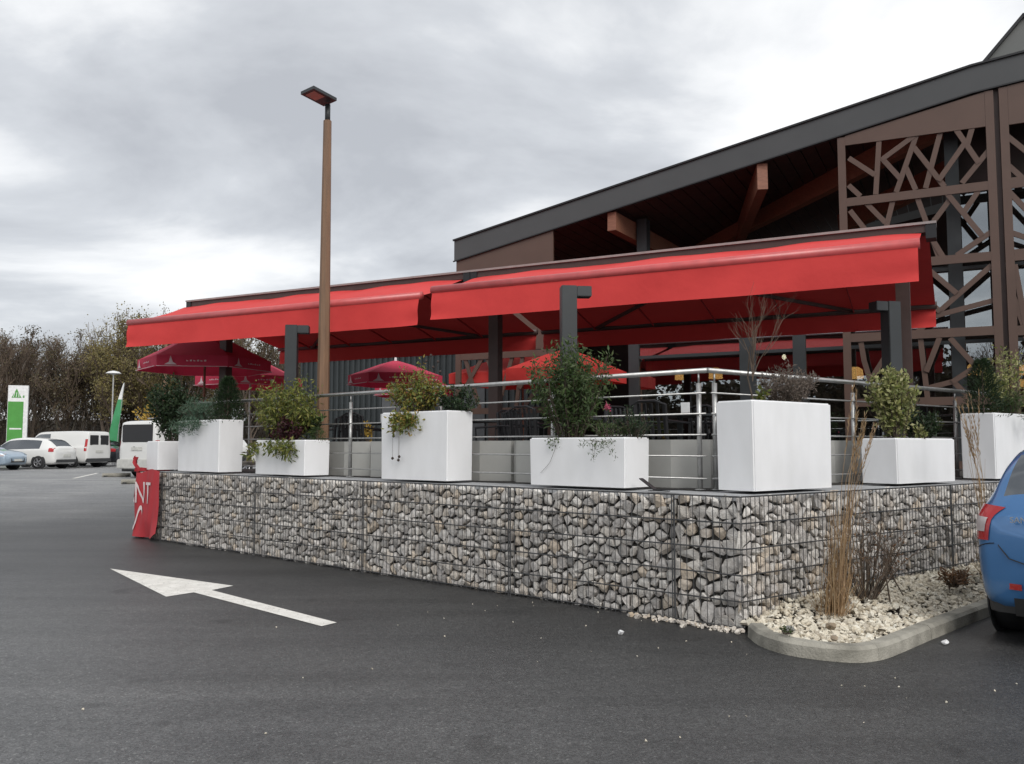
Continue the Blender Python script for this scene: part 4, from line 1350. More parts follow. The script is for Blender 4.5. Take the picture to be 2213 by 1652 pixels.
bush('brown_fern', 'small withered brown fern on the gravel next to the blue car', (4.12, 8.25, .19), .2, .15, .16, LF_rust, 420, .06, .014, 24, cat='plant')
bush('green_weed', 'tiny green weed at the kerb edge of the gravel', (2.0, 6.5, .13), .05, .04, .06, LF_green, 60, .025, .01, 6, cat='plant')

# ------------------------------------------------------------------ red banner at the wall end
t = thing('banner', 'red cloth banner with white letters hung over the far end of the gabion wall', 'banner', FL(-10.02, -.03), AL)


def bpath(q):
    """distance along the cloth -> local x, y (wraps round the wall end)"""
    if q < .80: return (-q, -.035 - .012 * math.sin(q * 9))
    if q < 1.00:
        a = (q - .80) / .2 * PI / 2; return (-.80 - .13 * math.sin(a), .10 - .135 * math.cos(a))
    return (-.935 - .015 * math.sin(q * 8), .11 + (q - 1.0))


def bpt(q, z, lift=0.0):
    x, y = bpath(q); x2, y2 = bpath(q + .01)
    d = Vector((x2 - x, y2 - y, 0)).normalized(); n_ = Vector((-d.y, d.x, 0)) * -1
    n_ = Vector((d.y, -d.x, 0)) * -1 if False else Vector((d.y, -d.x, 0))
    w = .016 * math.sin(q * 13 + z * 5) * (1 - z / 1.2) + .006 * math.sin(q * 31 + z * 9)
    if z < .3: w += .05 * (1 - z / .3) * math.sin(q * 7 + 1.3)
    p = Vector((x, y, z)) - n_ * (w + lift) * 1.0
    return p


mb = MB(); nx_, nz_ = 60, 22
for j in range(nz_ + 1):
    for i in range(nx_ + 1):
        q = 2.4 * i / nx_
        ztop = 1.10 + .035 * math.sin(q * 6.5) + .05 * math.exp(-((q - .95) / .12) ** 2)
        zb = .03 + .08 * smooth01(.15, .0, q) * 3 * 0 + (.10 if q < .18 else 0) * (1 - q / .18)
        mb.v.append(tuple(bpt(q, zb + (ztop - zb) * j / nz_)))
mb.f = [(j * (nx_ + 1) + i, j * (nx_ + 1) + i + 1, (j + 1) * (nx_ + 1) + i + 1, (j + 1) * (nx_ + 1) + i) for j in range(nz_) for i in range(nx_)]
M_ban = mat('banner cloth', (0.46, 0.035, 0.045), 0.7, (0.42, 0.03, 0.04), 3, 3, .15, 20)
mb.build('cloth', M_ban, t, True)
fl = MB()
for j in range(7):
    for i in range(5):
        fl.v.append((-.80 - .035 * i + .02 * math.sin(j), -.02 + .03 * math.sin(i * 2 + j), 1.07 + .04 * j + .01 * i))
fl.f = [(j * 5 + i, j * 5 + i + 1, (j + 1) * 5 + i + 1, (j + 1) * 5 + i) for j in range(6) for i in range(4)]
fl.build('flap', M_ban, t, True)
me = text_mesh('RESTAURANT', .50, mat('banner lettering', (.78, .66, .66), .7), 0.0)
bmt = bmesh.new(); bmt.from_mesh(me)
bmesh.ops.subdivide_edges(bmt, edges=[e for e in bmt.edges if e.calc_length() > .06], cuts=3, use_grid_fill=True)
xm = max(v.co.x for v in bmt.verts)
for v in bmt.verts:
    q = .24 + (xm - v.co.x) * .84
    v.co = bpt(q, .58 + v.co.y * 1.0, .012)
bmesh.ops.recalc_face_normals(bmt, faces=bmt.faces)
bmt.to_mesh(me); bmt.free()
link('lettering', me, t)
sw = MB()
for i in range(15):
    q = .55 + .40 * i / 14; z = .42 - .30 * (i / 14) ** 2 + .1 * math.sin(i * .5)
    for dz in (-.035, .035): sw.v.append(tuple(bpt(q, max(.06, z + dz), .013)))
sw.f = [(2 * i, 2 * i + 2, 2 * i + 3, 2 * i + 1) for i in range(14)]
sw.build('white_swoosh', MATS['banner lettering'], t)

# ------------------------------------------------------------------ terrace furniture


def make_chair():
    t = thing('terrace_chair', 'x', 'chair', (0, 0, 0), 0, 'black chairs on the terrace')
    MB().box((0, 0, .44), (.44, .42, .03)).build('seat', M_black, t, bevel=.008)
    b = MB()
    for k in range(6): b.box((-.19 + .076 * k, .205, .66), (.03, .016, .36), rx=-.12)
    b.build('backrest', M_black, t)
    b = MB(); b.tube([(-.215, .19, .44), (-.215, .225, .82), (-.1, .245, .86), (.1, .245, .86), (.215, .225, .82), (.215, .19, .44)], .014, 6); b.build('back_frame', M_black, t)
    for sx in (-1, 1):
        MB().tube([(sx * .2, -.19, .43), (sx * .22, -.22, 0)], .013, 6).build('leg', M_black, t)
        MB().tube([(sx * .2, .19, .43), (sx * .22, .24, 0)], .013, 6).build('leg', M_black, t)
        MB().tube([(sx * .22, -.19, .44), (sx * .235, -.19, .64), (sx * .225, .21, .66)], .013, 6).build('armrest', M_black, t)
    return t


def make_table():
    t = thing('terrace_table', 'x', 'table', (0, 0, 0), 0, 'dark tables on the terrace')
    MB().box((0, 0, .735), (.8, .7, .028)).build('table_top', M_post, t, bevel=.006)
    MB().tube([(0, 0, .02), (0, 0, .72)], .032, 10).build('pedestal', M_post, t)
    MB().box((0, 0, .012), (.46, .46, .024)).build('table_foot', M_post, t)
    return t


ch0, tb0 = make_chair(), make_table()
first = {'c': True, 't': True}


def put(kind, src, p, rz, label):
    o = src if first[kind] else copy_tree(src)
    first[kind] = False
    o.location = (p.x, p.y, TOP); o.rotation_euler.z = rz; o['label'] = label


WH = ['nearest the railing corner', 'behind the big green shrub', 'beside the tall planter with the autumn shrub', 'right of the lamp post', 'left of the lamp post', 'on the short side of the terrace']
spots = [(RL(-1.0, 1.15), AL, 0), (RL(-2.75, 1.2), AL, 1), (RL(-4.4, 1.2), AL, 2), (RL(-6.0, 1.2), AL, 3), (RL(-7.9, 1.2), AL, 4), (RR(2.3, 1.25), AR, 5)]
for p, a, i in spots:
    put('t', tb0, p, a, 'dark terrace table ' + WH[i])
    u_ = Vector((math.cos(a), math.sin(a), 0)); v_ = Vector((-math.sin(a), math.cos(a), 0))
    put('c', ch0, p - u_ * .62, a + R(90) + R(rp.uniform(-12, 12)), 'black chair left of the table ' + WH[i])
    put('c', ch0, p + u_ * .62, a - R(90) + R(rp.uniform(-12, 12)), 'black chair right of the table ' + WH[i])
    put('c', ch0, p - v_ * .55 + u_ * .1, a + R(180) + R(rp.uniform(-10, 10)), 'black chair facing away, at the table ' + WH[i])
    mc = MB().b2((-.05, -.006, 0), (.05, .006, .13)).build('menu_card', M_whiteplate, loc=(p.x + rp.uniform(-.15, .15), p.y, TOP + .75), rz=a + rp.uniform(-.5, .5))
    tag(mc, 'small white menu card on the table ' + WH[i], 'menu card', 'menu cards on the terrace tables')
bush('yellow_plant', 'small yellow plant in a pot behind the railing right of the lamp post', RL(-5.75, .62, TOP + .45), .09, .09, .32, LF_gold, 160, .05, .025, 8, cat='plant')
# information board near the corner
t = thing('notice_board', 'dark stand with a blank pale panel behind the railing corner', 'sign', RL(.28, .95, TOP), AL)
MB().b2((-.02, -.02, 0), (.02, .02, .7)).build('stand', M_post, t)
MB().b2((-.11, -.035, .52), (.11, -.02, .80)).build('panel', mat('pale panel', (.36, .37, .40), .4), t)


# ------------------------------------------------------------------ parasols


def parasol(label, p, r, zedge, zap, m, sides=6, val=.2, rot=0.0, marks=True, group='crimson parasols', polem=None, valm=None):
    t = thing('parasol', label, 'parasol', (p[0], p[1], TOP), rot, group)
    Z = lambda z: z - TOP
    ring = [(math.cos(2 * PI * k / sides) * r, math.sin(2 * PI * k / sides) * r) for k in range(sides)]
    mb = MB()
    prof = [(0, 1.0), (.08, .985), (.35, .74), (.7, .33), (1.0, 0)]
    vs = []
    for f, g in prof[1:]:
        for k in range(sides):
            vs.append((ring[k][0] * f, ring[k][1] * f, Z(zedge + (zap - zedge) * g)))
    fs = [tuple(range(sides))]
    for i in range(len(prof) - 2):
        for k in range(sides): fs.append((i * sides + k, (i + 1) * sides + k, (i + 1) * sides + (k + 1) % sides, i * sides + (k + 1) % sides))
    mb.add(vs, fs); mb.build('canopy', m, t)
    for k in range(sides):
        a, b = ring[k], ring[(k + 1) % sides]
        v = MB(); n_ = 6
        for i in range(n_ + 1):
            s = i / n_; x = a[0] + (b[0] - a[0]) * s; y = a[1] + (b[1] - a[1]) * s
            w = 1 + .012 * math.sin(s * 2 * PI * 1.5)
            v.v += [(x * 1.002, y * 1.002, Z(zedge + .005)), (x * w, y * w, Z(zedge - val))]
        v.f = [(2 * i, 2 * i + 1, 2 * i + 3, 2 * i + 2) for i in range(n_)]
        vo = v.build('valance', m, t)
        if marks:
            d = (Vector(b) - Vector(a)); Ls = d.length; d /= Ls; nn = Vector((d.y, -d.x))
            if nn.dot(Vector(a)) < 0: nn = -nn
            g = MB()
            mid = (Vector(a) + Vector(b)) / 2 + nn * (.022 + .012 * r)
            def P(s, z): return (mid.x + d.x * s, mid.y + d.y * s, Z(zedge - val + z))
            for s0 in (-.30 * Ls,):
                g.add([P(s0 - .11, .03), P(s0 + .11, .03), P(s0 + .04, .075), P(s0, val * .95), P(s0 - .03, .075)], [(0, 1, 2, 4), (4, 2, 3)])
            for k2 in range(6):
                s1 = -.08 * Ls + k2 * .05 * Ls
                g.add([P(s1, .09), P(s1 + .03 * Ls, .09), P(s1 + .03 * Ls, .10 + .02 * (k2 % 2)), P(s1, .115)], [(0, 1, 2, 3)])
            g.add([P(-Ls / 2, .0), P(Ls / 2, .0), P(Ls / 2, .010), P(-Ls / 2, .010)], [(0, 1, 2, 3)])
            g.build('white_print', MATS['parasol print'], vo)
        MB().tube([(0, 0, Z(zap) - .04), (a[0] * .985, a[1] * .985, Z(zedge) - .015)], .009, 5).build('rib', M_post if not polem else M_timber, t)
    MB().tube([(0, 0, 0), (0, 0, Z(zap) + .02)], .022, 10).build('pole', polem or M_steel, t)
    MB().lathe([(.03, Z(zap)), (.025, Z(zap) + .06), (.006, Z(zap) + .085)], 10).build('finial', M_whiteplate, t)
    MB().lathe([(.25, 0), (.25, .06), (.06, .09), (.04, .3)], 16).build('foot', M_conc, t)
    return t


mat('parasol print', (.70, .56, .58), .8)
parasol('big crimson parasol with white prints under the far end of the red awning', (-5.85, 16.5), 1.22, 3.12, 3.68, M_crim, 6, .20, R(8), polem=M_timber)
parasol('crimson parasol half hidden behind the bigger one, left of the dark post', (-5.70, 18.9), 1.15, 2.98, 3.42, M_crim, 6, .20, R(30))
parasol('crimson parasol with white finial between the lamp post and the autumn shrub', (-2.42, 18.0), .97, 2.96, 3.27, M_crim, 6, .20, R(5))
parasol('lower crimson parasol peeking out behind the autumn shrub', (-2.3, 20.6), .98, 2.90, 3.3, M_crim, 6, .22, R(25))
q = FB(.35, 1.9)
parasol('orange red square parasol behind the low lattice, right of the crimson ones', FB(-1.75, 1.35)[:2], 1.75, 3.12, 3.66, M_orange, 4, .22, AB + R(45), False, 'orange red parasols', M_timber)
parasol('orange red square parasol next to the dark column, above the big green shrub', FB(.20, -.55)[:2], 1.3, 3.02, 3.44, M_orange, 4, .24, AB + R(45), False, 'orange red parasols', M_timber)

# ------------------------------------------------------------------ vehicles


def catmull(P, n):
    outp = []
    P = [np.array(p, float) for p in P]
    for i in range(len(P) - 1):
        a = P[max(i - 1, 0)]; b = P[i]; c = P[i + 1]; d = P[min(i + 2, len(P) - 1)]
        for k in range(n):
            t = k / n
            # monotone-ish: limited tangents
            m1 = (c - a) * .5; m2 = (d - b) * .5
            lim = np.abs(c - b) * 1.6
            m1 = np.clip(m1, -lim, lim); m2 = np.clip(m2, -lim, lim)
            outp.append((2 * t ** 3 - 3 * t ** 2 + 1) * b + (t ** 3 - 2 * t ** 2 + t) * m1 + (-2 * t ** 3 + 3 * t ** 2) * c + (t ** 3 - t ** 2) * m2)
    outp.append(P[-1])
    return outp


def car_ring(s):
    x, zb, zl, zt, wb, wr = s
    lo = zb + (zl - zb) * .18; mid = zb + (zl - zb) * .55
    return [(0, zb), (wb * .80, zb), (wb * .955, lo - .02), (wb * .995, mid), (wb * .985, zl - .07), (wb * .955, zl), (wb * .955 + (wr - wb * .955) * .5, zl + (zt - .05 - zl) * .52), (wr, zl + max(.0, (zt - .045 - zl)) if zt - zl > .06 else zl + (zt - zl) * .7), (wr * .72, zt - .008), (0, zt)]


def car(label, stations, paint, loc, rz, wheels, wr_, glass_x, tail=None, roofline=None, group=None, name='parked_car', cat='car', nose=None, extra=None, sidewin=None, plate=None):
    """stations run from the tail (x<0) to the nose; glass_x = (rear glass x0,x1, side glass x0,x1, windscreen x0,x1)"""
    t = thing(name, label, cat, loc, rz, group)
    st = catmull(stations, 5)
    rings = []
    for s in st:
        r = catmull(car_ring(s), 3)
        rings.append([(s[0], y, z) for y, z in r])
    m = len(rings[0])
    body = MB(); win = {'rear_window': MB(), 'side_window': MB(), 'windscreen': MB()}
    full = []
    for r in rings:
        full.append(r + [(x, -y, z) for x, y, z in r[-2:0:-1]])
    n2 = len(full[0])
    body.v = [p for r in full for p in r]
    J = lambda k: k * 3
    faces = []
    # frame bands of the ring: 5..7 = side glass height, 7..9 = roof / screens
    gm = {k: [] for k in win}
    for i in range(len(full) - 1):
        xa, xb = full[i][0][0], full[i + 1][0][0]; xc = (xa + xb) / 2
        for k in range(n2):
            k2 = (k + 1) % n2
            f = (i * n2 + k, i * n2 + k2, (i + 1) * n2 + k2, (i + 1) * n2 + k)
            kk = k if k < m - 1 else n2 - 1 - k
            z_top, z_belt = st[i][3], st[i][2]
            which = None
            if kk >= 18 + 1 + 2 or kk >= 22:
                pass
            if kk >= 21 + 1 and glass_x[0] <= xc <= glass_x[1]: which = 'rear_window'
            elif kk >= 21 + 1 and glass_x[4] <= xc <= glass_x[5]: which = 'windscreen'
            elif 15 <= kk < 20 and glass_x[2] <= xc <= glass_x[3] and z_top - z_belt > .16:
                which = 'side_window'
                if sidewin and not any(a <= xc <= b for a, b in sidewin): which = None
            (gm[which] if which else faces).append(f)
    # closing caps: shrink rings towards the middle with a little bulge
    def cap(ri, sgn):
        nonlocal faces
        base = ri * n2
        r = full[ri]; cy = 0; cz = sum(p[2] for p in r) / n2
        prev = [base + k for k in range(n2)]
        for f, bx in ((.82, .018), (.5, .03)):
            o = len(body.v)
            for p in r: body.v.append((p[0] + sgn * bx, p[1] * f, cz + (p[2] - cz) * f))
            cur = [o + k for k in range(n2)]
            for k in range(n2):
                q = (prev[k], prev[(k + 1) % n2], cur[(k + 1) % n2], cur[k])
                faces.append(q if sgn > 0 else q[::-1])
            prev = cur
        faces.append(tuple(prev) if sgn > 0 else tuple(prev[::-1]))
    cap(0, -1); cap(len(full) - 1, 1)
    V = body.v
    body.f = faces
    bo = body.build('body', paint, t, True, fix=True)
    try: bo.data.set_sharp_from_angle(angle=R(42))
    except Exception: pass
    for k, fl in gm.items():
        if not fl: continue
        groups = {}
        if k == 'side_window':
            for f in fl: groups.setdefault(V[f[0]][1] + V[f[2]][1] > 0, []).append(f)
        else: groups[0] = fl
        for g in groups.values():
            idx = {}; w = MB()
            for f in g:
                w.f.append(tuple(idx.setdefault(i, len(idx)) for i in f))
            w.v = [V[i] for i in idx]
            w.build(k, M_carglass, t, True, fix=True)
    # dark cabin floor so that the glass looks into something
    for wx in wheels:
        for sy in (-1, 1):
            hw = max(s[4] for s in stations) * .985
            MB().lathe([(wr_ * 1.16, 0), (wr_ * 1.16, .012)], 24, 'y', (wx, sy * hw - (.006), wr_ * 1.02)).build('wheel_arch', M_plastic, t)
            ty = MB().lathe([(wr_ * .62, -.10), (wr_ * .93, -.105), (wr_, -.07), (wr_, .07), (wr_ * .93, .105), (wr_ * .62, .10)], 26, 'y', (0, 0, 0)).build('wheel', M_rubber, t, True)
            ty.location = (wx, sy * (hw - .085), wr_)
            rim = MB().lathe([(.02, sy * .085), (wr_ * .18, sy * .10), (wr_ * .2, sy * .085), (wr_ * .58, sy * .082), (wr_ * .62, sy * .104), (wr_ * .64, sy * .09), (wr_ * .64, 0)], 20, 'y').build('rim', M_post, ty, True)
            sp = MB()
            for a in range(5):
                c_, s_ = math.cos(a * 2 * PI / 5), math.sin(a * 2 * PI / 5)
                sp.bar((c_ * .03, sy * .108, s_ * .03), (c_ * wr_ * .61, sy * .104, s_ * wr_ * .61), .055, .02, (0, 1, 0))
            sp.lathe([(wr_ * .58, sy * .09), (wr_ * .64, sy * .112), (wr_ * .645, sy * .09)], 20, 'y')
            sp.build('spokes', M_rim, ty)
    return t, st, rings


def side_half(st, rings, x, z):
    """half width of the body at x, z"""
    i = min(range(len(st)), key=lambda k: abs(st[k][0] - x))
    r = rings[i]; best = 0
    for a, b in zip(r[:-1], r[1:]):
        za, zb = a[2], b[2]
        if (za - z) * (zb - z) <= 0 and za != zb:
            q = a[1] + (b[1] - a[1]) * (z - za) / (zb - za); best = max(best, q)
    return best


HATCH = [(-2.14, .42, .80, .88, .66, .55), (-2.10, .30, .90, 1.0, .80, .60), (-1.98, .22, .95, 1.10, .86, .60), (-1.62, .2, .95, 1.36, .89, .60), (-1.1, .2, .94, 1.45, .89, .60), (-.3, .2, .92, 1.48, .89, .60), (.35, .2, .90, 1.42, .89, .58), (.85, .2, .88, 1.14, .89, .60), (1.15, .2, .87, .95, .88, .66), (1.75, .2, .80, .85, .85, .62), (2.05, .25, .68, .74, .75, .55), (2.14, .35, .6, .65, .62, .45)]
SVAN = [(-2.2, .36, 1.05, 1.74, .86, .72), (-2.17, .27, 1.06, 1.80, .90, .74), (-1.9, .22, 1.06, 1.83, .91, .75), (-1, .22, 1.05, 1.84, .91, .75), (.6, .22, 1.03, 1.80, .91, .74), (.95, .22, 1.02, 1.62, .91, .72), (1.35, .22, 1.0, 1.16, .90, .70), (1.55, .22, .97, 1.05, .89, .68), (1.95, .25, .85, .92, .84, .62), (2.18, .32, .68, .74, .72, .52)]
BVAN = [(-2.42, .42, 1.10, 1.82, .90, .80), (-2.38, .30, 1.12, 1.90, .945, .82), (-2.2, .26, 1.12, 1.94, .95, .83), (-1, .25, 1.12, 1.95, .95, .83), (.9, .25, 1.12, 1.92, .95, .82), (1.3, .25, 1.1, 1.72, .95, .78), (1.75, .25, 1.08, 1.28, .94, .74), (2.0, .27, 1.0, 1.08, .92, .70), (2.35, .3, .8, .86, .84, .6), (2.42, .38, .68, .72, .74, .5)]
SALOON = [(-2.3, .40, .80, .90, .66, .55), (-2.26, .28, .92, 1.02, .82, .62), (-2.0, .22, .96, 1.06, .87, .64), (-1.6, .2, .95, 1.12, .89, .62), (-1.1, .2, .94, 1.36, .89, .58), (-.5, .2, .92, 1.44, .89, .58), (.25, .2, .90, 1.43, .89, .58), (.75, .2, .89, 1.2, .89, .6), (1.1, .2, .88, .96, .88, .66), (1.8, .2, .80, .86, .85, .62), (2.15, .25, .66, .72, .74, .55), (2.25, .34, .58, .62, .62, .45)]
BLUE = [(-2.02, .40, .86, .93, .68, .60), (-2.00, .33, .94, 1.00, .765, .66), (-1.95, .28, .99, 1.08, .815, .69), (-1.86, .25, 1.01, 1.20, .850, .68), (-1.74, .24, 1.02, 1.36, .866, .655), (-1.56, .24, 1.02, 1.48, .875, .63), (-1.2, .24, 1.0, 1.545, .875, .62), (-.4, .24, .98, 1.57, .875, .62), (.3, .24, .96, 1.50, .875, .60), (.8, .24, .95, 1.22, .875, .62), (1.1, .24, .94, 1.02, .87, .66), (1.7, .25, .86, .92, .84, .62), (1.98, .3, .7, .76, .74, .55), (2.05, .4, .6, .64, .62, .45)]


def lamps(t, st, rings, xs, z0, z1, m, out_=.012, name='tail_light', inner=None):
    """lamp patches that wrap the body corner on both sides"""
    for sy in (-1, 1):
        mb = MB(); nz = 5
        for i, x in enumerate(xs):
            for j in range(nz + 1):
                z = z0 + (z1 - z0) * j / nz
                y = side_half(st, rings, x, z) + out_ * .6
                mb.v.append((x - out_ if name == 'tail_light' else x + out_, sy * y, z))
        if inner:
            xi, yi = inner
            for j in range(nz + 1):
                z = z0 + (z1 - z0) * j / nz
                mb.v.append((xi, sy * yi, z + (.02 if j else .03)))
        k = len(xs) + (1 if inner else 0)
        mb.f = [(i * (nz + 1) + j, i * (nz + 1) + j + 1, (i + 1) * (nz + 1) + j + 1, (i + 1) * (nz + 1) + j) for i in range(k - 1) for j in range(nz)]
        mb.build(name, m, t, True, fix=True)


M_plate = mat('number plate', (.6, .6, .56), .5)


def back_bits(t, x, zp, w=.26, plate=True):
    if plate: MB().b2((x - .035, -w, zp - .055), (x - .02, w, zp + .055)).build('number_plate', M_plate, t)


# far row
hA, _s, _r = car('white hatchback parked between the silver car and the white delivery van', HATCH, M_carpaint['white'], (-23.35, 41.9, gz(0, 42)), R(172), (-1.32, 1.32), .315, (-2.0, -1.55, -1.35, .72, .42, 1.0), group='cars in the far row')
lamps(hA, _s, _r, (-1.80, -1.95, -2.05), .80, .98, M_tail)
back_bits(hA, -2.16, .62)
MB().b2((-2.16, -.70, .30), (-2.08, .70, .44)).build('bumper_insert', M_plastic, hA)
hB, _s, _r = car('silver blue hatchback cut by the picture edge, nose towards the lane', HATCH, M_carpaint['silver'], (-24.25, 39.3, gz(0, 40)), R(-6), (-1.32, 1.32), .315, (-2.0, -1.55, -1.35, .72, .42, 1.0), group='cars in the far row')
lamps(hB, _s, _r, (1.72, 1.88, 2.02), .62, .74, M_tailw, name='headlight')
MB().b2((2.10, -.45, .34), (2.165, .45, .52)).build('grille', M_plastic, hB)
MB().b2((2.166, -.26, .40), (2.178, .26, .50)).build('number_plate', M_plate, hB)
vC, _s, _r = car('small white delivery van with black rear windows in the far row', SVAN, M_carpaint['white'], (-23.05, 44.7, gz(0, 44)), R(166), (-1.38, 1.38), .315, (9, 9, .15, 1.1, .98, 1.5), group='cars in the far row', name='delivery_van', cat='van')
for sy in (-1, 1):
    MB().b2((-2.235, sy * .06, 1.12), (-2.205, sy * .66, 1.62)).build('rear_window', M_black, vC, bevel=.02)
lamps(vC, _s, _r, (-2.06, -2.14, -2.19), .82, 1.42, M_tail)
back_bits(vC, -2.225, .80)
MB().b2((-2.27, -.85, .28), (-2.12, .85, .46)).build('bumper', M_plastic, vC, bevel=.02)
sD, _s, _r = car('dark saloon partly hidden behind the two white vans', SALOON, M_carpaint['black'], (-22.9, 47.6, gz(0, 46)), R(164), (-1.38, 1.38), .31, (-1.75, -1.0, -1.0, .6, .35, .95), group='cars in the far row')
lamps(sD, _s, _r, (-1.95, -2.12, -2.22), .78, .95, M_tail)
back_bits(sD, -2.31, .68)
# white van near the banner
vE, _s, _r = car('white panel van with roof bar parked behind the red banner', BVAN, M_carpaint['white'], (-11.55, 31.7, gz(0, 31)), R(62), (-1.55, 1.6), .33, (9, 9, .6, 1.3, 1.25, 1.85), name='panel_van', cat='van')
MB().b2((-2.455, -.74, 1.20), (-2.425, .74, 1.80)).build('rear_window', M_black, vE, bevel=.03)
lamps(vE, _s, _r, (-2.26, -2.36, -2.41), .90, 1.26, M_tail)
back_bits(vE, -2.44, .98)
MB().b2((-2.52, -.93, .30), (-2.3, .93, .62)).build('bumper', mat('pale bumper', (.55, .55, .52), .5), vE, bevel=.03)
MB().b2((-2.30, -.92, .20), (-2.2, .92, .31)).build('bumper_base', M_plastic, vE)
MB().b2((-1.35, -.86, 2.03), (-1.27, .86, 2.07)).build('roof_bar', M_steel, vE)
for sy in (-1, 1): MB().b2((-1.34, sy * .72 - .02, 1.90), (-1.28, sy * .72 + .02, 2.03)).build('roof_bar_foot', M_black, vE)
MB().b2((-2.47, .10, 1.00), (-2.43, .18, 1.05)).build('handle', M_black, vE)
# wheel stops near the van
for k, (px, py, a) in enumerate(((-13.75, 30.4, 20), (-11.3, 26.4, 12))):
    t = thing('wheel_stop', ('white concrete wheel stop behind the panel van', 'white concrete wheel stop beside the red banner')[k], 'wheel stop', (px, py, gz(0, py)), R(a))
    MB().tube([(-.45, 0, .06), (.45, 0, .06)], .075, 12).build('bar', M_conc, t, True)
    for sx in (-.5, .5): MB().b2((sx * .7 - .05, -.1, 0), (sx * .7 + .05, .1, .05)).build('foot', M_plastic, t)

# blue car in the foreground, seen from behind
HEAD = R(44)
bc = Vector((3.655, 6.84, 0))      # rear left corner region
hx = Vector((math.cos(HEAD), math.sin(HEAD), 0)); hl = Vector((-math.sin(HEAD), math.cos(HEAD), 0))
org = bc + hx * 1.93 - hl * .80
bcar, st_, ri_ = car('bright blue car at the picture edge, its rear corner beside the white gravel', BLUE, M_carpaint['blue'], org, HEAD, (-1.28, 1.31), .325, (-1.90, -1.60, -1.30, .70, .36, .95))
def tail_path(z):
    """plan outline of the tail at height z, from the side round to the middle, with outward normals by arc length"""
    P = [(s_[0], side_half(st_, ri_, s_[0], z)) for s_ in st_ if s_[0] <= -1.60]
    P = sorted(P, key=lambda p: -p[0])
    x0, y0 = P[-1]
    P += [(x0 - .018, y0 * .82), (x0 - .03, y0 * .5)]
    D = [0]
    for a, b in zip(P[:-1], P[1:]): D.append(D[-1] + math.hypot(b[0] - a[0], b[1] - a[1]))
    def at(q):
        q = min(max(q, 0), D[-1] - 1e-6)
        i = max(k for k in range(len(D) - 1) if D[k] <= q)
        f = (q - D[i]) / max(1e-6, D[i + 1] - D[i])
        a, b = P[i], P[i + 1]
        d = Vector((b[0] - a[0], b[1] - a[1]))
        d = d.normalized() if d.length > 1e-6 else Vector((-1, 0))
        return a[0] + (b[0] - a[0]) * f, a[1] + (b[1] - a[1]) * f, d.y, -d.x
    # arc length where the outline has turned to y = .80 of its width at the corner
    return at


def corner_lamp(z0, z1, q0, q1, m, off, nm):
    for sy in (-1, 1):
        mb = MB(); nz = 8; nq = 14
        for j in range(nz + 1):
            z = z0 + (z1 - z0) * j / nz
            at = tail_path(z)
            for i in range(nq + 1):
                q = q0 + (q1 - q0) * i / nq + .05 * (z - .9)
                x, y, nx_, ny_ = at(q)
                mb.v.append((x + nx_ * off, sy * (y + ny_ * off), z + (.018 * math.sin(q * 7) if j == nz else 0)))
        mb.f = [(j * (nq + 1) + i, j * (nq + 1) + i + 1, (j + 1) * (nq + 1) + i + 1, (j + 1) * (nq + 1) + i) for i in range(nq) for j in range(nz)]
        mb.build(nm, m, bcar, True, fix=True)


corner_lamp(.785, 1.04, .20, .465, M_tail, .010, 'tail_light')
corner_lamp(.85, .955, .25, .435, M_tailw, .016, 'clear_lens')
for z0, z1, nm, m in ((.245, .375, 'bumper_skirt', M_plastic),):
    for sy in (0,):
        mb = MB(); XS = [-1.55, -1.7, -1.8, -1.9, -1.96, -2.0]
        ring = [(x, side_half(st_, ri_, x, max(.30, z0 + .06)) + .018) for x in XS]
        ring = ring + [(-2.055, .55)]; ring = [(x, y) for x, y in ring] + [(x, -y) for x, y in ring[::-1]]
        for x, y in ring: mb.v += [(x - .012, y, z1), (x - .004, y * .985, z0)]
        mb.f = [(2 * i, 2 * i + 1, 2 * i + 3, 2 * i + 2) for i in range(len(ring) - 1)]
        mb.build(nm, m, bcar, True, fix=True)
for sy in (-1, 1):
    MB().add([(-1.985, sy * .745, .43), (-2.045, sy * .50, .43), (-2.05, sy * .50, .475), (-1.99, sy * .745, .475)], [(0, 1, 2, 3)]).build('reflector', M_tail, bcar)
MB().b2((-2.085, -.42, .245), (-2.05, .42, .30)).build('skid_plate', M_steel, bcar, bevel=.01)
back_bits(bcar, -2.06, .70)
for z_, q0, q1 in ((.715, .02, .50),):
    at = tail_path(z_)
    for sy in (-1, 1):
        pp = []
        for i in range(16):
            x, y, nx_, ny_ = at(q0 + (q1 - q0) * i / 15); pp.append((x + nx_ * .002, sy * (y + ny_ * .002), z_ + .05 * smooth01(8, 15, i)))
        MB().tube(pp, .004, 5).build('bumper_seam', M_black, bcar)
# tailgate seam: thin dark line from the lamp down to the bumper
for sy in (-1, 1):
    MB().tube([(-1.98, sy * .665, .84), (-2.022, sy * .655, .75), (-2.045, sy * .58, .66), (-2.052, sy * .46, .625), (-2.055, 0, .62)], .005, 5).build('tailgate_seam', M_black, bcar)
txm = text_mesh('SANDERO', .062, M_steel, .003)
link('lettering', txm, bcar, (-2.058, .56, .93), (PI / 2, 0, -PI / 2))

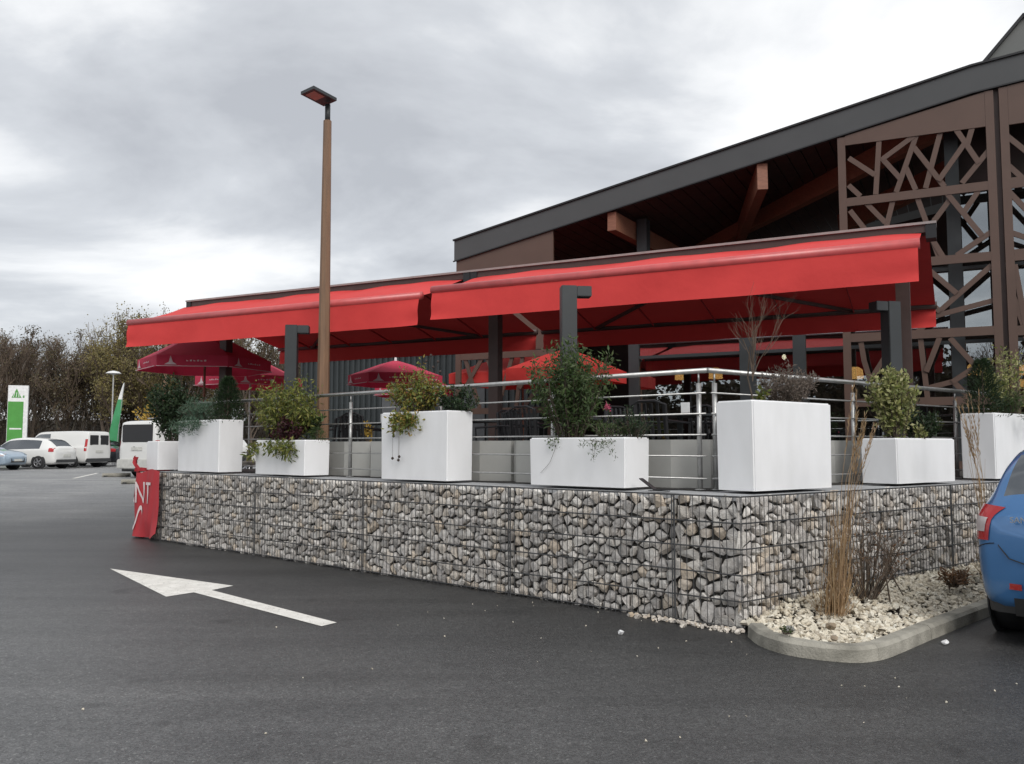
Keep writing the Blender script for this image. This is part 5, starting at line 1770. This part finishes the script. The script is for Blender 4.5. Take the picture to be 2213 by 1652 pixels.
# ------------------------------------------------------------------ signs and far lamps
t = thing('sign_totem', 'tall white and green sign totem with a green triangle, behind the parked cars', 'sign', (-28.35, 50, .44), R(22))
MB().b2((-.56, -.15, 0), (.46, .15, 4.55)).build('panel', M_whiteplate, t)
MB().b2((-.54, -.165, .1), (.24, -.152, 3.62)).build('green_field', M_green, t)
tri = MB()
tri.xz([(-.38, 3.84), (.12, 3.84), (-.13, 4.36)], -.162, -.153)
tri.build('green_triangle', M_green, t)
for k in range(3):
    MB().xz([(-.30 + .14 * k, 3.86), (-.27 + .14 * k, 3.86), (-.20 + .10 * k, 4.15), (-.23 + .10 * k, 4.15)], -.166, -.1635).build('white_stroke', M_whiteplate, t)
MB().b2((.20, -.162, 3.84), (.27, -.153, 3.98)).build('green_mark', M_green, t)
MB().b2((-.42, -.172, 2.02), (.18, -.166, 2.10)).build('white_line', M_whiteplate, t)
t = thing('feather_flag', 'green and white feather flag beside the dark saloon', 'flag', (-22.05, 48.5, .44), R(12))
MB().tube([(0, 0, 0), (.22, 0, 3.2), (.36, 0, 4.6)], .02, 6).build('flag_pole', M_steel, t)
fl = MB()
for j in range(13):
    z = .9 + 3.7 * j / 12; xx = .06 + .30 * (z / 4.6) ** 1.3
    w = .50 * (1 - (j / 12) ** 1.6) + .05
    fl.v += [(xx + .02 * math.sin(j), .03 * math.sin(j * .8), z), (xx - w * .5, .05 * math.sin(j * .7 + 1), z), (xx - w, .02, z)]
fl.f = [f for j in range(12) for f in ((3 * j, 3 * j + 1, 3 * j + 4, 3 * j + 3), (3 * j + 1, 3 * j + 2, 3 * j + 5, 3 * j + 4))]
top_ = [f for f in fl.f if fl.v[f[0]][2] > 3.4]
f2 = MB(); f2.v = fl.v; f2.f = [f for f in fl.f if f not in top_]
f2.build('green_cloth', M_flag, t, True)
f3 = MB(); f3.v = fl.v; f3.f = top_; f3.build('white_cloth', M_whiteplate, t, True)
t = thing('far_lamp_post', 'slim pale lamp post in the car park behind the green feather flag', 'street lamp', (-23.9, 52, .44))
MB().tube([(0, 0, 0), (0, 0, 5.4)], [.06, .04], 8).build('pole', M_steel, t)
MB().lathe([(.04, 5.35), (.45, 5.42), (.30, 5.52), (.06, 5.58)], 14).build('lamp_head', M_whiteplate, t)
t = thing('timber_lamp_post', 'slim brown lamp post seen below the big crimson parasol', 'street lamp', (-13.2, 33.0, .44))
MB().tube([(0, 0, 0), (0, 0, 5.4)], [.075, .055], 8).build('pole', M_polewood, t)
MB().b2((-.35, -.14, 5.4), (.08, .14, 5.45)).build('lamp_head', M_post, t)

# ------------------------------------------------------------------ trees beyond the car park


def tree_meshes(seed, h, leafy, leafm, dens=1.0):
    rs = random.Random(seed)
    tr = MB(); tw = MB(); lf = MB()
    tips = []
    def rotv(d, ang):
        a = d.orthogonal().normalized(); a = Matrix.Rotation(rs.uniform(0, 2 * PI), 3, d) @ a
        return (d * math.cos(ang) + a * math.sin(ang)).normalized()
    def grow(p, d, L_, r, lv):
        n_ = 3 if lv < 2 else 2
        pts = [p]; q = p
        for k in range(n_):
            d = (d + Vector((rs.gauss(0, .10), rs.gauss(0, .10), .05 * lv))).normalized()
            q = q + d * (L_ / n_); pts.append(q)
        rr = [max(.014, r * (1 - .5 * k / n_)) for k in range(n_ + 1)]
        (tr if lv < 2 else tw).tube(pts, rr, 7 if lv == 0 else 4 if lv == 1 else 3, False)
        if lv >= 4:
            tips.append((pts[-1], d)); return
        nb = (9, 6, 6, 5)[lv]
        for k in range(int(nb * dens + .5)):
            t_ = rs.uniform(.30 if lv else .28, 1.0)
            i = min(int(t_ * n_), n_ - 1); b = pts[i] + (pts[i + 1] - pts[i]) * (t_ * n_ - i)
            nd = rotv(d, rs.uniform(.35, .85)); nd = (nd + Vector((0, 0, .28))).normalized()
            grow(b, nd, L_ * rs.uniform(.42, .66), r * rs.uniform(.36, .5), lv + 1)
        tips.append((pts[-1], d))
    nst = rs.choice((1, 2, 3))
    for k in range(nst):
        grow(Vector((rs.gauss(0, .2) * (k > 0), rs.gauss(0, .2) * (k > 0), -.3)), Vector((rs.gauss(0, .12), rs.gauss(0, .12), 1)).normalized(), h * .55, h * .016 / math.sqrt(nst), 0)
    for p, d in tips:
        if rs.random() > leafy: continue
        for k in range(rs.choice((3, 4, 5, 6))):
            q = p + Vector((rs.gauss(0, .2), rs.gauss(0, .2), rs.gauss(0, .2))); a = Vector((rs.gauss(0, 1), rs.gauss(0, 1), rs.gauss(0, 1))).normalized(); b = a.orthogonal().normalized(); s = rs.uniform(.045, .10)
            lf.add([q - a * s, q + b * s * .6, q + a * s, q - b * s * .6], [(0, 1, 2, 3)])
    return tr.mesh('trunk', M_bark), tw.mesh('crown_twigs', M_twig), lf.mesh('crown_leaves', leafm)


KIND = [('bare_tree', tree_meshes(1, 10, .12, LF_wood), 'bare brown tree with fine upright twigs'), ('leafy_tree', tree_meshes(2, 10, 1.0, LF_wood2), 'olive yellow tree keeping part of its leaves'),
        ('brown_tree', tree_meshes(3, 9.5, .8, LF_wood), 'dull brown tree with withered leaves'), ('sparse_tree', tree_meshes(4, 10.5, .05, LF_wood, .9), 'sparse leafless tree')]
TREES = [(-40.5, 64, 0, 1.14, 'at the picture edge behind the sign totem'), (-37.2, 61, 0, 1.05, 'right behind the sign totem'), (-34.8, 63, 0, 1.0, 'above the silver car'), (-32.0, 62, 2, 1.0, 'above the white hatchback'),
         (-29.4, 66, 1, 1.0, 'behind the small delivery van'), (-27.6, 60, 1, .95, 'above the small delivery van'), (-26.0, 62, 1, .98, 'left of the awning tip'), (-23.0, 61, 1, .98, 'just below the awning tip'),
         (-24.5, 66, 0, 1.0, 'rising behind the olive trees'), (-20.6, 64, 1, 1.04, 'behind the big crimson parasol'), (-18.0, 60, 2, 1.0, 'above the panel van'), (-15.4, 66, 3, 1.15, 'seen under the awning between the parasols'),
         (-12.6, 62, 0, 1.05, 'behind the dark steel post'), (-10.4, 67, 3, 1.2, 'rising behind the awning ridge'), (-33.5, 69, 1, 1.0, 'in the second row behind the totem'), (-30.5, 70, 0, 1.12, 'behind the hatchback row'), (-20.8, 71, 0, 1.06, 'in the second row above the awning tip'), (-16.5, 72, 0, 1.2, 'in the second row behind the parasols'), (-38.5, 70, 2, 1.12, 'in the second row at the picture edge'), (-43.5, 68, 0, 1.1, 'beyond the picture edge side of the totem')]
rt = random.Random(4)


def plant_tree(k, x, y, s, label, group='trees beyond the car park', z=.3):
    nm, (a, b, c), d = KIND[k]
    t = thing(nm, d + ' ' + label, 'tree', (x, y, z), rt.uniform(0, 6.28), group)
    t.scale = (s, s, s)
    link('trunk', a, t); link('crown_twigs', b, t)
    if len(c.polygons): link('crown_leaves', c, t)


for x, y, k, s, lb in TREES: plant_tree(k, x, y, s, lb)
# the opposite side of the car park, mirrored in the restaurant glass
for x, y, k, s, lb in ((-18, -42, 0, 1.1, 'opposite the restaurant, mirrored in its glass'), (-9, -46, 3, 1.2, 'opposite the restaurant, next to the mirrored brown tree'), (2, -44, 2, 1.0, 'opposite the restaurant, in the middle of the mirrored row'), (-28, -40, 3, 1.2, 'opposite the restaurant, far along the mirrored row')):
    plant_tree(k, x, y, s, lb, 'trees mirrored in the restaurant glass', 0)
# tangled undergrowth behind the trees
ug = MB()
for k in range(56000):
    x = rt.uniform(-58, -4); y = rt.uniform(60, 80)
    hmax = 5.6 + 1.5 * math.sin(x * .7) + .22 * (y - 59) + 1.2 * math.sin(x * .23 + 1)
    z = .3 + max(.1, hmax) * rt.random() ** .8
    a = Vector((rt.gauss(0, 1), rt.gauss(0, 1), rt.gauss(0, .7))).normalized(); b = Vector((rt.gauss(0, .3), rt.gauss(0, .3), 1)).normalized()
    if rt.random() < .38:
        s = rt.uniform(.05, .15); ug.add([Vector((x, y, z)) - a * s, Vector((x, y, z)) + a.orthogonal() * s * .6, Vector((x, y, z)) + a * s, Vector((x, y, z)) - a.orthogonal() * s * .6], [(0, 1, 2, 3)])
    else:
        L_ = rt.uniform(.5, 1.8); w = a * rt.uniform(.012, .028); p = Vector((x, y, z)); ug.add([p - w, p + w, p + b * L_ + w * .3, p + b * L_ - w * .3], [(0, 1, 2, 3)])
ug.build('woodland_undergrowth', LF_scrub, kind='stuff')
ug = MB()
for k in range(16000):
    x = rt.uniform(-70, 20); y = rt.uniform(-54, -44)
    z = (9.0 + 2 * math.sin(x * .4)) * rt.random() ** .8
    a = Vector((rt.gauss(0, 1), rt.gauss(0, 1), rt.gauss(0, .7))).normalized(); s = rt.uniform(.15, .42)
    ug.add([Vector((x, y, z)) - a * s, Vector((x, y, z)) + a.orthogonal() * s * .6, Vector((x, y, z)) + a * s, Vector((x, y, z)) - a.orthogonal() * s * .6], [(0, 1, 2, 3)])
for k in range(7000):
    x = rt.uniform(-75, 20); y = rt.uniform(-58, -54)
    z = (8.0 + 1.6 * math.sin(x * .4)) * rt.random() ** .9
    a = Vector((rt.gauss(0, 1), rt.gauss(0, .3), rt.gauss(0, 1))).normalized(); b = Vector((-a.z, 0, a.x)); s = rt.uniform(.4, .9)
    q = Vector((x, y, z)); ug.add([q - a * s, q + b * s * .6, q + a * s, q - b * s * .6], [(0, 1, 2, 3)])
ug.build('hedgerow_thicket', LF_scrub, kind='stuff')
# earth bank at the wood's edge
mb = MB()
X = [-120 + 10 * i for i in range(25)]
prof = [(60, .3), (64, .9), (70, 2.2), (78, 3.6), (90, 4.2), (140, 4.4)]
mb.v = [(x, y, z + (.25 * math.sin(x * .3 + y)) * (y > 61)) for y, z in prof for x in X]
mb.f = [(j * 25 + i, j * 25 + i + 1, (j + 1) * 25 + i + 1, (j + 1) * 25 + i) for j in range(len(prof) - 1) for i in range(24)]
mb.build('wooded_bank', mat('leaf litter', (.06, .045, .032), .95, (.035, .028, .02), 2, 6, .4, 6), kind='structure', smooth=True)
# golden sapling by the van
bush('golden_sapling', 'young tree with golden leaves behind the panel van', (-18.6, 44.5, .5), .55, .5, 3.3, LF_gold, 420, .16, .10, 14, cat='tree', flat=.2, spread=.35)
